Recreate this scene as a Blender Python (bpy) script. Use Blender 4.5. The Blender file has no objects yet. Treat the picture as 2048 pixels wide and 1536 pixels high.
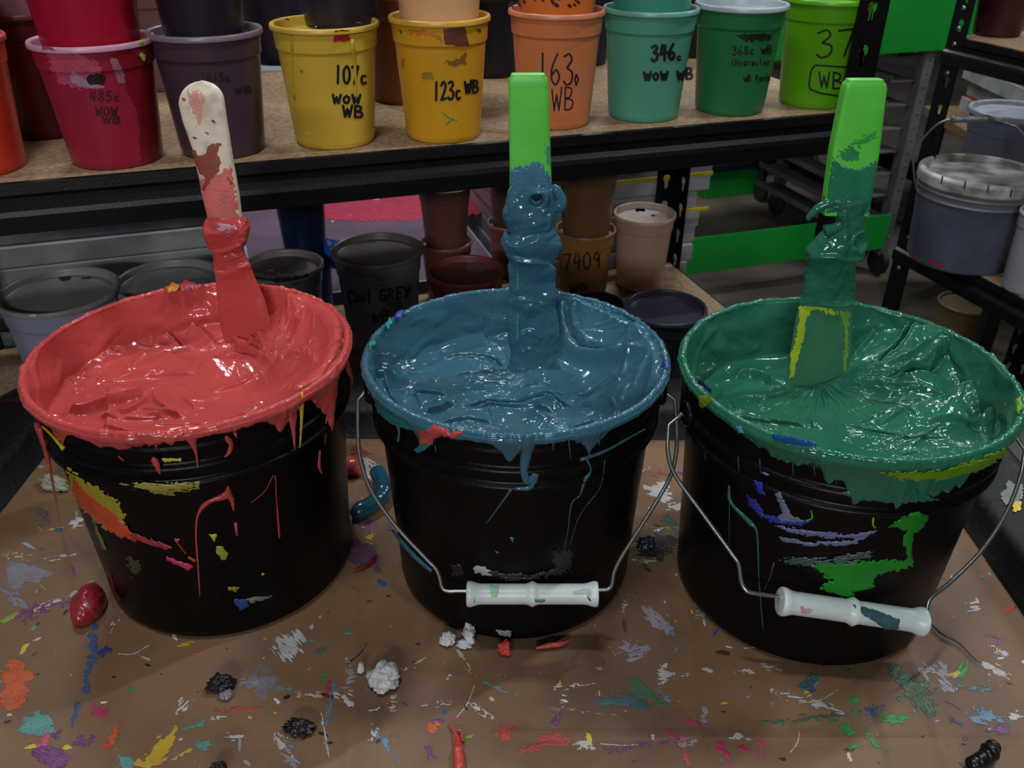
import bpy, bmesh, math, random
import numpy as np
from mathutils import Vector, Matrix

# ------------------------------------------------------------------ camera
F = 1740.0; TH = math.radians(30.8); RO = math.radians(0.3)
CAM = np.array([0, 0, .547])
_c, _s = math.cos(TH), math.sin(TH)
_cr, _sr = math.cos(RO), math.sin(RO)
_r0 = np.array([1., 0, 0]); _u0 = np.array([0, _s, _c]); FW = np.array([0, _c, -_s])
RT = _cr * _r0 + _sr * _u0; UP = _cr * _u0 - _sr * _r0
cam_data = bpy.data.cameras.new('camera'); cam_data.sensor_width = 36; cam_data.lens = F / 2048 * 36
cam_data.clip_start = .01; cam_data.clip_end = 60
cam = bpy.data.objects.new('camera', cam_data); bpy.context.scene.collection.objects.link(cam)
cam.matrix_world = Matrix(((RT[0], UP[0], -FW[0], CAM[0]), (RT[1], UP[1], -FW[1], CAM[1]),
                           (RT[2], UP[2], -FW[2], CAM[2]), (0, 0, 0, 1)))
bpy.context.scene.camera = cam
cam_data.dof.use_dof = True; cam_data.dof.focus_distance = .70; cam_data.dof.aperture_fstop = 16

# ------------------------------------------------------------------ light and exposure
sc = bpy.context.scene
sc.view_settings.view_transform = 'Standard'; sc.view_settings.look = 'None'
sc.view_settings.gamma = 1; sc.view_settings.use_curve_mapping = False
sc.view_settings.exposure = 0.0
world = bpy.data.worlds.new('world'); sc.world = world; world.use_nodes = True
world.node_tree.nodes['Background'].inputs[0].default_value = (.8, .9, 1, 1)
world.node_tree.nodes['Background'].inputs[1].default_value = .03
def area(loc, target, sx, sy, power, col):
    l = bpy.data.lights.new('fluorescent_or_fill_lamp', 'AREA'); l.shape = 'RECTANGLE'; l.size = sx; l.size_y = sy
    l.energy = power; l.color = col
    o = bpy.data.objects.new('fluorescent_or_fill_lamp', l); sc.collection.objects.link(o)
    o.location = loc
    o.rotation_euler = (Vector(target) - Vector(loc)).to_track_quat('-Z', 'Y').to_euler()
    return o
COOL = (.93, .98, 1)
area((-.35, -2.6, 1.45), (0, .9, .05), 1.2, .10, 42, COOL)  # low fill lamp added behind the camera to brighten the lower shelf
area((-.2, .1, 1.95), (0, .8, 0), .32, .04, 9, COOL)
area((.9, 1.0, 2.0), (.3, .6, 0), .04, .32, 13, COOL)
area((-.7, 1.5, 2.1), (-.1, .6, 0), .32, .04, 14, COOL)
area((.5, 3.4, 2.1), (.5, 3.2, -.8), 1.2, .10, 40, COOL)
area((2.6, 2.4, 2.1), (1.8, 2.4, -.8), .10, 1.2, 34, COOL)

# ------------------------------------------------------------------ pixel <-> world helpers
def rays(px, py):
    px = np.asarray(px, float); py = np.asarray(py, float)
    return FW + RT * ((px - 1024) / F)[..., None] + UP * ((768 - py) / F)[..., None]
def at(px, py, z=0.):
    d = rays(px, py); return CAM + d * ((z - CAM[2]) / d[..., 2])[..., None]
def on(px, py, P, N):
    d = rays(px, py); N = np.asarray(N, float)
    return CAM + d * (np.dot(np.asarray(P) - CAM, N) / (d @ N))[..., None]
def proj(P):
    q = np.asarray(P, float) - CAM; d = q @ FW
    return np.stack([1024 + F * (q @ RT) / d, 768 - F * (q @ UP) / d], -1)

# ------------------------------------------------------------------ numpy noise
def pn(x, y, seed=0):
    x = np.asarray(x, float); y = np.asarray(y, float)
    xi = np.floor(x).astype(np.int64); yi = np.floor(y).astype(np.int64); xf = x - xi; yf = y - yi
    def g(a, b, u, v):
        h = (a * 374761393 + b * 668265263 + seed * 2147483647) & 0xffffffff
        h = ((h ^ (h >> 13)) * 1274126177) & 0xffffffff; h = h ^ (h >> 16)
        t = (h & 0xffff) / 65536. * 2 * math.pi
        return np.cos(t) * u + np.sin(t) * v
    fx = xf ** 3 * (xf * (xf * 6 - 15) + 10); fy = yf ** 3 * (yf * (yf * 6 - 15) + 10)
    n0 = g(xi, yi, xf, yf) * (1 - fx) + g(xi + 1, yi, xf - 1, yf) * fx
    n1 = g(xi, yi + 1, xf, yf - 1) * (1 - fx) + g(xi + 1, yi + 1, xf - 1, yf - 1) * fx
    return (n0 * (1 - fy) + n1 * fy) * 1.5
def fbm(x, y, seed=0, o=3):
    r = 0; a = 1
    for i in range(o):
        r = r + a * pn(x * 2 ** i, y * 2 ** i, seed + i * 17); a *= .5
    return r
def smooth(pts, n=8):
    p = np.asarray(pts, float)
    if len(p) < 3: return p
    out = []
    q = np.vstack([2 * p[0] - p[1], p, 2 * p[-1] - p[-2]])
    for i in range(1, len(q) - 2):
        for k in range(n):
            t = k / n; a, b, c, d = q[i - 1], q[i], q[i + 1], q[i + 2]
            out.append(.5 * (2 * b + (c - a) * t + (2 * a - 5 * b + 4 * c - d) * t * t + (-a + 3 * b - 3 * c + d) * t ** 3))
    out.append(p[-1]); return np.array(out)
def pl_dist(X, Y, pts):
    """distance, side sign and parameter along a polyline"""
    best = np.full(X.shape, 1e9); sg = np.ones(X.shape); tt = np.zeros(X.shape); n = len(pts) - 1
    for i in range(n):
        ax, ay = pts[i][:2]; bx, by = pts[i + 1][:2]; dx, dy = bx - ax, by - ay; L = dx * dx + dy * dy + 1e-18
        t = np.clip(((X - ax) * dx + (Y - ay) * dy) / L, 0, 1)
        d = np.hypot(X - ax - t * dx, Y - ay - t * dy); m = d < best
        best = np.where(m, d, best); sg = np.where(m, np.sign(dx * (Y - ay) - dy * (X - ax)), sg)
        tt = np.where(m, (i + t) / n, tt)
    return best, sg, tt
def poly_sd(X, Y, pts):
    pts = np.asarray(pts, float); d, _, _ = pl_dist(X, Y, np.vstack([pts, pts[:1]]))
    ins = np.zeros(X.shape, bool); n = len(pts)
    for i in range(n):
        x1, y1 = pts[i][:2]; x2, y2 = pts[(i + 1) % n][:2]
        if y1 == y2: continue
        ins ^= ((y1 > Y) != (y2 > Y)) & (X < (x2 - x1) * (Y - y1) / (y2 - y1) + x1)
    return np.where(ins, d, -d)

# ------------------------------------------------------------------ materials
def srgb(r, g, b):
    f = lambda v: (v / 255 / 12.92) if v <= 10.3 else ((v / 255 + .055) / 1.055) ** 2.4
    return (f(r), f(g), f(b))
MATS = {}
def mat(name, col, rough=.5, metal=0., bump=0., bscale=60., col2=None, cscale=8., cmin=.4, cmax=.6, spec=.5, coat=0., stretch=(1, 1, 1), sss=0.):
    if name in MATS: return MATS[name]
    m = bpy.data.materials.new(name); m.use_nodes = True; nt = m.node_tree; b = nt.nodes['Principled BSDF']
    b.inputs['Base Color'].default_value = (*col, 1); b.inputs['Roughness'].default_value = rough
    b.inputs['Metallic'].default_value = metal; b.inputs['Specular IOR Level'].default_value = spec
    b.inputs['Coat Weight'].default_value = coat; b.inputs['Coat Roughness'].default_value = .08
    tc = nt.nodes.new('ShaderNodeTexCoord'); mp = nt.nodes.new('ShaderNodeMapping')
    nt.links.new(tc.outputs['Object'], mp.inputs[0]); mp.inputs['Scale'].default_value = stretch
    nz = nt.nodes.new('ShaderNodeTexNoise'); nz.inputs['Scale'].default_value = cscale; nz.inputs['Detail'].default_value = 5
    nt.links.new(mp.outputs[0], nz.inputs[0])
    rp = nt.nodes.new('ShaderNodeValToRGB'); rp.color_ramp.elements[0].position = cmin; rp.color_ramp.elements[1].position = cmax
    c2 = col2 if col2 else tuple(v * .82 for v in col)
    rp.color_ramp.elements[0].color = (*c2, 1); rp.color_ramp.elements[1].color = (*col, 1)
    nt.links.new(nz.outputs[0], rp.inputs[0]); nt.links.new(rp.outputs[0], b.inputs['Base Color'])
    if bump:
        n2 = nt.nodes.new('ShaderNodeTexNoise'); n2.inputs['Scale'].default_value = bscale; n2.inputs['Detail'].default_value = 3
        nt.links.new(mp.outputs[0], n2.inputs[0])
        bp = nt.nodes.new('ShaderNodeBump'); bp.inputs['Strength'].default_value = bump; bp.inputs['Distance'].default_value = .002
        nt.links.new(n2.outputs[0], bp.inputs['Height']); nt.links.new(bp.outputs[0], b.inputs['Normal'])
    if sss:
        b.inputs['Subsurface Weight'].default_value = sss; b.inputs['Subsurface Radius'].default_value = (.01, .01, .01)
        b.inputs['Subsurface Scale'].default_value = .3
    MATS[name] = m; return m
def simple(col, rough=.45):
    k = 'paint_%d_%d_%d_%d' % (*[int(v) for v in col], int(rough * 100))
    return mat(k, srgb(*col), rough, cscale=60, bump=.25, bscale=500)

# ------------------------------------------------------------------ mesh helpers
def link(o, parent=None):
    sc.collection.objects.link(o)
    if parent is not None: o.parent = parent
    return o
def mesh_obj(name, verts, faces, m, parent=None, sm=True, mi=None):
    me = bpy.data.meshes.new(name)
    if parent is not None:
        pl = np.array(PLOC.get(parent.name, (0, 0, 0)))
        verts = np.asarray(verts, float) - pl
    me.from_pydata([tuple(map(float, v)) for v in verts], [], [tuple(map(int, f)) for f in faces])
    ms = m if isinstance(m, (list, tuple)) else [m]
    for x in ms: me.materials.append(x)
    if mi is not None: me.polygons.foreach_set('material_index', np.asarray(mi, np.int32))
    me.polygons.foreach_set('use_smooth', [sm] * len(me.polygons)); me.update()
    o = link(bpy.data.objects.new(name, me), parent)
    if parent is not None: PLOC[o.name] = PLOC.get(parent.name, (0, 0, 0))
    return o
PLOC = {}
def thing(name, label, cat, loc=(0, 0, 0), group=None):
    o = bpy.data.objects.new(name, None); sc.collection.objects.link(o); o.location = loc; o.empty_display_size = .05
    o['label'] = label; o['category'] = cat
    if group: o['group'] = group
    PLOC[o.name] = tuple(float(v) for v in loc); return o
def tag(o, label, cat, group=None):
    o['label'] = label; o['category'] = cat
    if group: o['group'] = group
    return o
def struct(o): o['kind'] = 'structure'; return o
def base_origin(o):
    """move a lone mesh's origin to the centre of its foot"""
    me = o.data; n = len(me.vertices); a = np.empty(n * 3); me.vertices.foreach_get('co', a); a = a.reshape(-1, 3)
    c = np.array([(a[:, 0].min() + a[:, 0].max()) / 2, (a[:, 1].min() + a[:, 1].max()) / 2, a[:, 2].min()])
    me.vertices.foreach_set('co', (a - c).ravel()); o.location = c; return o
def grid_faces(n, m, wrap=False):
    i, j = np.meshgrid(np.arange(n - 1), np.arange(m if wrap else m - 1), indexing='ij'); j2 = (j + 1) % m
    return np.stack([i * m + j, i * m + j2, (i + 1) * m + j2, (i + 1) * m + j], -1).reshape(-1, 4)
class MB:
    def __init__(s): s.v = []; s.f = []; s.mi = []
    def add(s, v, f, mi=0):
        o = len(s.v); s.v += [tuple(map(float, a)) for a in v]; s.f += [tuple(int(k) + o for k in a) for a in f]; s.mi += [mi] * len(f)
    def box(s, c, ax, ay, az, mi=0, bev=0.):
        """oriented box: centre and three half-vectors"""
        c, ax, ay, az = [np.asarray(t, float) for t in (c, ax, ay, az)]
        if bev <= 0:
            v = [c + i * ax + j * ay + k * az for i in (-1, 1) for j in (-1, 1) for k in (-1, 1)]
            s.add(v, [(0, 1, 3, 2), (4, 6, 7, 5), (0, 4, 5, 1), (2, 3, 7, 6), (0, 2, 6, 4), (1, 5, 7, 3)], mi); return
        bm = bmesh.new(); bmesh.ops.create_cube(bm, size=2)
        L = [np.linalg.norm(t) for t in (ax, ay, az)]; U = [t / l for t, l in zip((ax, ay, az), L)]
        for w in bm.verts: w.co = Vector([w.co[k] * L[k] for k in range(3)])
        bmesh.ops.bevel(bm, geom=bm.edges[:], offset=bev, segments=2, affect='EDGES', profile=.5)
        bm.verts.index_update()
        s.add([c + sum(w.co[k] * U[k] for k in range(3)) for w in bm.verts], [[q.index for q in f.verts] for f in bm.faces], mi); bm.free()
    def tube(s, pts, rad, n=10, mi=0, flat=None):
        pts = np.asarray(pts, float); N = len(pts); rad = np.broadcast_to(rad, (N,)).astype(float)
        T = np.gradient(pts, axis=0); T /= np.linalg.norm(T, axis=1)[:, None] + 1e-12
        ref = np.array([0, 0, 1.]) if abs(T[0][2]) < .9 else np.array([1., 0, 0]); u = np.cross(T[0], ref); u /= np.linalg.norm(u)
        V = []
        for i in range(N):
            u = u - T[i] * np.dot(u, T[i]); u /= np.linalg.norm(u) + 1e-12; w = np.cross(T[i], u)
            for k in range(n):
                a = 2 * math.pi * k / n; V.append(pts[i] + rad[i] * (math.cos(a) * u + math.sin(a) * w))
        f = [tuple(q) for q in grid_faces(N, n, True)]
        f += [tuple(range(n))[::-1], tuple(range((N - 1) * n, N * n))]
        s.add(V, f, mi)
    def lathe(s, c, prof, n=64, mi=0, caps=True, axes=None):
        c = np.asarray(c, float); X, Y, Z = axes if axes else (np.array([1., 0, 0]), np.array([0, 1., 0]), np.array([0, 0, 1.]))
        V = []; q = [prof[0]]
        for (r0, z0), (r1, z1) in zip(prof[:-1], prof[1:]):
            L = math.hypot(r1 - r0, z1 - z0)
            if L > .004:
                for t in (.0008 / L, 1 - .0008 / L): q.append((r0 + (r1 - r0) * t, z0 + (z1 - z0) * t))
            q.append((r1, z1))
        prof = q
        for r, z in prof:
            for k in range(n):
                a = 2 * math.pi * k / n; V.append(c + X * r * math.cos(a) + Y * r * math.sin(a) + Z * z)
        f = [tuple(q) for q in grid_faces(len(prof), n, True)]
        if caps: f += [tuple(range(n))[::-1], tuple(range((len(prof) - 1) * n, len(prof) * n))]
        s.add(V, f, mi)
    def build(s, name, m, parent=None, sm=False): return mesh_obj(name, s.v, s.f, m, parent, sm, s.mi)

# a surface patch cut out of a field by marching squares
def mask_mesh(field, bbox, step, mapf, lift=.0004, dome=0., cap=6.):
    x0, y0, x1, y1 = bbox; xs = np.arange(x0, x1 + step, step); ys = np.arange(y0, y1 + step, step)
    X, Y = np.meshgrid(xs, ys, indexing='ij'); V = field(X, Y)
    nx, ny = X.shape; ins = V > 0
    anyc = ins[:-1, :-1] | ins[1:, :-1] | ins[1:, 1:] | ins[:-1, 1:]
    P = []; H = []; F_ = []; cache = {}
    def corner(i, j):
        k = (0, i, j)
        if k not in cache: cache[k] = len(P); P.append((xs[i], ys[j])); H.append(V[i, j])
        return cache[k]
    def edge(i, j, a, b):
        k = (1, i, j, a, b) if (i, j) <= (a, b) else (1, a, b, i, j)
        if k not in cache:
            t = V[i, j] / (V[i, j] - V[a, b]); t = min(max(t, .02), .98)
            cache[k] = len(P); P.append((xs[i] + t * (xs[a] - xs[i]), ys[j] + t * (ys[b] - ys[j]))); H.append(0)
        return cache[k]
    for i, j in zip(*np.nonzero(anyc)):
        cs = [(i, j), (i + 1, j), (i + 1, j + 1), (i, j + 1)]; poly = []
        for k in range(4):
            a, b = cs[k], cs[(k + 1) % 4]
            if ins[a]: poly.append(corner(*a))
            if ins[a] != ins[b]: poly.append(edge(*a, *b))
        if len(poly) >= 3: F_.append(poly)
    if not P: return np.zeros((0, 3)), []
    P = np.array(P); Q, N = mapf(P[:, 0], P[:, 1])
    hh = lift + dome * np.sqrt(np.clip(np.array(H) / cap, 0, 1))
    return Q + N * hh[:, None], F_
def map_table(px, py):
    Q = at(px, py, TZ); return Q, np.tile(np.array([0, 0, 1.]), (len(Q), 1))
def map_plane(P, N):
    N = np.asarray(N, float)
    return lambda px, py: (on(px, py, P, N), np.tile(N, (len(px), 1)))
def map_cone(C, prof):
    zz = np.array([p[1] for p in prof]); rr = np.array([p[0] for p in prof]); C = np.asarray(C, float)
    def f(px, py):
        d = rays(px, py); o = CAM[:2] - C[:2]; r = np.full(d.shape[0], rr.mean())
        for _ in range(14):
            A = d[:, 0] ** 2 + d[:, 1] ** 2; B = d[:, :2] @ o; D = np.maximum(B * B - A * (o @ o - r * r), 0)
            t = (-B - np.sqrt(D)) / A; Q = CAM + d * t[:, None]; r = .5 * r + .5 * np.interp(Q[:, 2] - C[2], zz, rr)
        n = np.column_stack([(Q[:, :2] - C[:2]), np.zeros(len(Q))]); n /= np.linalg.norm(n, axis=1)[:, None]
        return Q, n
    return f
def f_poly(pts, amp=3., fs=.12, seed=0, streak=None):
    """ragged polygon; streak=(angle, strength) makes a dry brush look"""
    def f(X, Y):
        v = poly_sd(X, Y, pts) + amp * fbm(X * fs, Y * fs, seed)
        if streak:
            a, k = streak; u = X * math.cos(a) + Y * math.sin(a); w = -X * math.sin(a) + Y * math.cos(a)
            v = np.minimum(v, 6) + k * (pn(u * .03, w * .33, seed + 5) - .12) * 6
        return v
    return f
def f_line(pts, w, w2=None, amp=0., fs=.15, seed=0):
    w2 = w if w2 is None else w2
    def f(X, Y):
        d, _, t = pl_dist(X, Y, pts); v = (w + (w2 - w) * t) / 2 - d
        return v + (amp * fbm(X * fs, Y * fs, seed) if amp else 0)
    return f
def bb(pts, m=8):
    p = np.asarray(pts, float); return (p[:, 0].min() - m, p[:, 1].min() - m, p[:, 0].max() + m, p[:, 1].max() + m)
def splat_poly(x, y, L, W, ang, seed, n=22):
    rnd = random.Random(seed); a = math.radians(ang); out = []
    for k in range(n):
        t = 2 * math.pi * k / n; r = 1 + rnd.uniform(-.38, .3)
        u = math.cos(t) * L / 2 * r; w = math.sin(t) * W / 2 * r; out.append((x + u * math.cos(a) - w * math.sin(a), y + u * math.sin(a) + w * math.cos(a)))
    return out

# hand lettering ------------------------------------------------------------
G = {
 '0': [[(.5, 0), (.1, .25), (.1, .75), (.45, 1), (.85, .75), (.85, .25), (.5, 0)]],
 '1': [[(.5, 0), (.45, 1)]],
 '2': [[(.1, .2), (.45, 0), (.8, .2), (.6, .55), (.1, 1)], [(.1, 1), (.9, .93)]],
 '3': [[(.1, .08), (.6, 0), (.8, .2), (.35, .45)], [(.35, .45), (.85, .6), (.75, .9), (.3, 1), (.05, .88)]],
 '4': [[(.35, 0), (.1, .6)], [(.1, .6), (.95, .5)], [(.75, .05), (.65, 1)]],
 '5': [[(.8, 0), (.25, .05)], [(.25, .05), (.2, .45)], [(.2, .45), (.7, .5), (.75, .85), (.1, 1)]],
 '6': [[(.7, 0), (.2, .4), (.1, .8), (.5, 1), (.85, .75), (.55, .52), (.15, .7)]],
 '7': [[(.05, .05), (.9, .02)], [(.9, .02), (.35, 1)]],
 '8': [[(.5, .48), (.15, .25), (.5, 0), (.8, .22), (.5, .48), (.1, .75), (.5, 1), (.88, .75), (.5, .48)]],
 '9': [[(.8, .2), (.4, .02), (.15, .3), (.5, .5), (.8, .2)], [(.8, .2), (.7, 1)]],
 'c': [[(.7, .55), (.3, .55), (.15, .8), (.4, 1), (.75, .92)]],
 'W': [[(.02, .05), (.25, 1)], [(.25, 1), (.5, .3)], [(.5, .3), (.72, 1)], [(.72, 1), (1, 0)]],
 'w': [[(.02, .3), (.25, 1)], [(.25, 1), (.5, .5)], [(.5, .5), (.72, 1)], [(.72, 1), (1, .3)]],
 'B': [[(.15, 0), (.1, 1)], [(.15, 0), (.75, .1), (.65, .42), (.15, .5)], [(.15, .5), (.85, .62), (.75, .95), (.1, 1)]],
 'O': [[(.5, .05), (.1, .4), (.2, .9), (.6, .97), (.9, .6), (.75, .15), (.5, .05)]],
 'C': [[(.85, .12), (.4, .02), (.08, .5), (.35, .98), (.9, .85)]],
 'o': [[(.5, .4), (.15, .65), (.35, .98), (.75, .9), (.8, .55), (.5, .4)]],
 'l': [[(.45, 0), (.45, 1)]], 'L': [[(.2, 0), (.2, 1)], [(.2, 1), (.85, .95)]],
 'G': [[(.85, .12), (.4, .0), (.08, .5), (.35, .98), (.85, .9), (.85, .55)], [(.85, .55), (.5, .55)]],
 'R': [[(.15, 0), (.1, 1)], [(.15, 0), (.8, .15), (.65, .45), (.15, .5)], [(.3, .5), (.9, 1)]],
 'E': [[(.2, 0), (.15, 1)], [(.2, 0), (.85, 0)], [(.17, .48), (.7, .46)], [(.15, 1), (.85, .97)]],
 'Y': [[(.05, 0), (.5, .5)], [(.95, 0), (.3, 1)]],
 'H': [[(.1, 0), (.1, 1)], [(.85, 0), (.85, 1)], [(.1, .5), (.85, .5)]],
 'y': [[(.1, .4), (.45, .75)], [(.85, .4), (.3, 1.2)]], 'd': [[(.8, .5), (.3, .5), (.15, .85), (.5, 1), (.8, .7)], [(.8, 0), (.8, 1)]],
 'r': [[(.2, .4), (.2, 1)], [(.2, .6), (.5, .4), (.8, .48)]], 'a': [[(.8, .5), (.35, .42), (.12, .75), (.4, 1), (.8, .6)], [(.8, .42), (.85, 1)]],
 'f': [[(.7, .05), (.4, .15), (.4, 1)], [(.15, .45), (.7, .42)]], 'm': [[(.1, .4), (.1, 1)], [(.1, .6), (.35, .4), (.45, 1)], [(.45, .6), (.75, .4), (.88, 1)]],
 '(': [[(.7, -.05), (.3, .5), (.7, 1.1)]], ')': [[(.3, -.05), (.7, .5), (.3, 1.1)]], 'x': [[(.1, .1), (.9, .95)], [(.85, .05), (.1, 1)]],
}
def write_lines(txt, x0, y0, x1, y1, drop=0.):
    """polylines filling a pixel box; drop = baseline shift across the width"""
    n = len(txt); cw = (x1 - x0) / n; out = []
    for i, ch in enumerate(txt):
        if ch == ' ': continue
        for st in G[ch]:
            s2 = smooth(st, 5) if len(st) > 2 else np.array(st)
            out.append([(x0 + (i + .06 + p[0] * .82) * cw, y0 + p[1] * (y1 - y0) + drop * (i + p[0]) / n) for p in s2])
    return out
def f_strokes(lines, w, seed=0):
    def f(X, Y):
        v = np.full(X.shape, -1e9)
        for l in lines:
            p = np.array(l); m = (X > p[:, 0].min() - 3 * w) & (X < p[:, 0].max() + 3 * w) & (Y > p[:, 1].min() - 3 * w) & (Y < p[:, 1].max() + 3 * w)
            if m.any():
                d, _, _ = pl_dist(X[m], Y[m], l); v[m] = np.maximum(v[m], w / 2 - d)
        return v + .25 * pn(X * .4, Y * .4, seed)
    return f
MARK = mat('black_marker', (.008, .008, .01), .5)
def writing(lines, w, mapf, parent, m=None, name='handwriting'):
    allp = [q for l in lines for q in l]
    v, f = mask_mesh(f_strokes(lines, w), bb(allp, 6), 1.3, mapf, .0007)
    if f: mesh_obj(name, v, f, m or MARK, parent)

# ================================================================== the setting
TZ = 0.0; FZ = -.85
YAW = math.radians(18.3)
A = np.array([math.cos(YAW), math.sin(YAW), 0]); B = np.array([-A[1], A[0], 0]); K = np.array([0, 0, 1.])
O1 = np.array([-.0078, 1.0014, 0.])
def R1(u, v, z): return O1 + A * u + B * v + K * z
def plane_box(name, x0, x1, y0, y1, z0, z1, m):
    mb = MB(); mb.box(((x0 + x1) / 2, (y0 + y1) / 2, (z0 + z1) / 2), ((x1 - x0) / 2, 0, 0), (0, (y1 - y0) / 2, 0), (0, 0, (z1 - z0) / 2))
    return struct(mb.build(name, m))
M_FLOOR = mat('concrete', srgb(120, 108, 98), .45, bump=.3, bscale=9, col2=srgb(84, 74, 66), cscale=3, cmin=.35, cmax=.65)
M_WALL = mat('painted_wall', srgb(170, 170, 174), .8)
plane_box('floor', -4, 7, -3, 9, FZ - .1, FZ, M_FLOOR)
plane_box('ceiling', -4, 7, -3, 9, 2.5, 2.6, M_WALL)
plane_box('wall_back', -4, 7, 9, 9.1, FZ, 2.5, M_WALL)
plane_box('wall_front', -4, 7, -3.1, -3, FZ, 2.5, M_WALL)
plane_box('wall_left', -4.1, -4, -3, 9, FZ, 2.5, M_WALL)
plane_box('wall_right', 7, 7.1, -3, 9, FZ, 2.5, M_WALL)

BLACK = mat('black_steel', (.0035, .0035, .005), .42, spec=.3, bump=.15, bscale=400)
BLACKP = mat('black_cart_plastic', (.004, .0035, .0035), .5, spec=.3, bump=.4, bscale=120)
BOARD = mat('particle_board', srgb(158, 130, 98), .7, col2=srgb(124, 98, 70), cscale=160, cmin=.35, cmax=.65, bump=.2, bscale=300)
ALU = mat('aluminium', srgb(150, 152, 158), .38, metal=.55, col2=srgb(120, 120, 124), cscale=12, bump=.1, bscale=40)
ALUD = mat('dull_aluminium', srgb(168, 170, 170), .45, metal=.1, col2=srgb(130, 130, 130), cscale=9)
ZINC = mat('zinc_rivet', srgb(170, 172, 176), .3, metal=.9)

# ------------------------------------------------------------------ perforated angle posts
def keyhole(n=28, sc_=1.):
    angs = sorted([2 * math.pi * k / n for k in range(n)]); out = []
    for a in angs:
        dx, dy = math.cos(a), math.sin(a); r = 0.
        for i in range(1, 130):
            t = i * .00016; x, y = dx * t, dy * t
            if x * x + (y - .005) ** 2 < .0076 ** 2 or (abs(x) < .0042 and -.0145 < y < .004): r = t
        out.append((dx * r * sc_, dy * r * sc_))
    return angs, out
def post_leg(mb, P, ex, nrm, w, z0, z1, pitch=.05, th=.0018, off=.55):
    """one leg of an angle post with real keyhole slots; P at the corner, ex across"""
    P = np.asarray(P, float); angs, kh = keyhole(); nc = max(1, int((z1 - z0) / pitch)); ph = (z1 - z0) / nc; cx = w * off
    for c in range(nc):
        zc = z0 + (c + .5) * ph
        for side in (-1, 1):
            V = []; hx0, hx1 = -cx, w - cx
            for a, (kx, ky) in zip(angs, kh):
                dx, dy = math.cos(a), math.sin(a)
                t = min((hx1 / dx if dx > 1e-9 else 1e9), (hx0 / dx if dx < -1e-9 else 1e9), (ph / 2 / abs(dy) if abs(dy) > 1e-9 else 1e9))
                ox, oy = dx * t, dy * t
                for X, Y in ((ox, oy), (kx, ky)): V.append(P + ex * (cx + X) + K * (zc + Y) + nrm * side * th / 2)
            n = len(angs); f = [(2 * i, 2 * ((i + 1) % n), 2 * ((i + 1) % n) + 1, 2 * i + 1) for i in range(n)]
            # the four corners
            C = [P + ex * X + K * (zc + Y) + nrm * side * th / 2 for X, Y in ((w, ph / 2), (0, ph / 2), (0, -ph / 2), (w, -ph / 2))]
            ca = [math.atan2(ph / 2, hx1) % (2 * math.pi), math.atan2(ph / 2, hx0) % (2 * math.pi), math.atan2(-ph / 2, hx0) % (2 * math.pi), math.atan2(-ph / 2, hx1) % (2 * math.pi)]
            for q, aa in zip(C, ca):
                i = max(k for k in range(n) if angs[k] <= aa); V.append(q); f.append((2 * i, len(V) - 1, 2 * ((i + 1) % n)))
            mb.add(V, f)
        Vw = []
        for kx, ky in kh:
            for s in (-1, 1): Vw.append(P + ex * (cx + kx) + K * (zc + ky) + nrm * s * th / 2)
        n = len(kh); mb.add(Vw, [(2 * i, 2 * ((i + 1) % n), 2 * ((i + 1) % n) + 1, 2 * i + 1) for i in range(n)])
    for X in (0, w):
        mb.box(P + ex * X + K * (z0 + z1) / 2, ex * .0009, nrm * th / 2, K * (z1 - z0) / 2)
def post(name, P, e1, e2, parent, z0=FZ, z1=.98, w=.042):
    mb = MB(); post_leg(mb, P, e1, e2, w, z0, z1); post_leg(mb, P, e2, e1, w, z0, z1); return mb.build(name, BLACK, parent)
def beam(name, P, Q, z1, nrm, parent, h=.05, t=.016):
    """folded steel shelf beam, nrm points outwards"""
    P, Q = np.asarray(P, float), np.asarray(Q, float); pr = [(0, 0), (.004, -.001), (.005, -.012), (.002, -.016), (.002, -.022), (.011, -.027), (.013, -.032), (.012, -h), (.009, -h - .001), (-t, -h), (-t, -h + .003), (-.004, -h + .004), (-.004, -.002)]
    V = []
    for E in (P, Q):
        for o, dz in pr: V.append(E + nrm * o + K * (z1 + dz))
    n = len(pr); f = [(i, (i + 1) % n, n + (i + 1) % n, n + i) for i in range(n)] + [tuple(range(n))[::-1], tuple(range(n, 2 * n))]
    mb = MB(); mb.add(V, f); return mb.build(name, BLACK, parent)
def shelf_board(P, ex, wx, ey, wy, z, parent):
    mb = MB(); mb.box(np.asarray(P) + ex * wx / 2 + ey * wy / 2 + K * (z - .006), ex * wx / 2, ey * wy / 2, K * .006, bev=.001); return mb.build('shelf_board', BOARD, parent)

U0, U1, DEP, ZS, ZL = -.74, .492, .475, .275, -.125
rk = thing('shelving_rack', 'black boltless steel shelving rack with particle board shelves behind the three pails', 'shelving', R1((U0 + U1) / 2, DEP / 2, FZ))
post('upright', R1(U1, 0, 0), -A, B, rk); post('upright', R1(U1, DEP, 0), -A, -B, rk)
post('upright', R1(U0, 0, 0), A, B, rk); post('upright', R1(U0, DEP, 0), A, -B, rk)
for z in (ZS, ZL, -.55):
    beam('beam', R1(U0 + .002, .003, 0), R1(U1 - .002 if z != ZS else U1 - .046, .003, 0), z, -B, rk)
    beam('beam', R1(U0 + .002, DEP - .003, 0), R1(U1 - .002, DEP - .003, 0), z, B, rk)
    beam('beam', R1(U1 - .003, .002, 0), R1(U1 - .003, DEP - .002, 0), z, A, rk)
    beam('beam', R1(U0 + .003, .002, 0), R1(U0 + .003, DEP - .002, 0), z, -A, rk)
    shelf_board(R1(U0 + .01, .004, 0), A, U1 - U0 - .014, B, DEP - .012, z + .001, rk)

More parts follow.
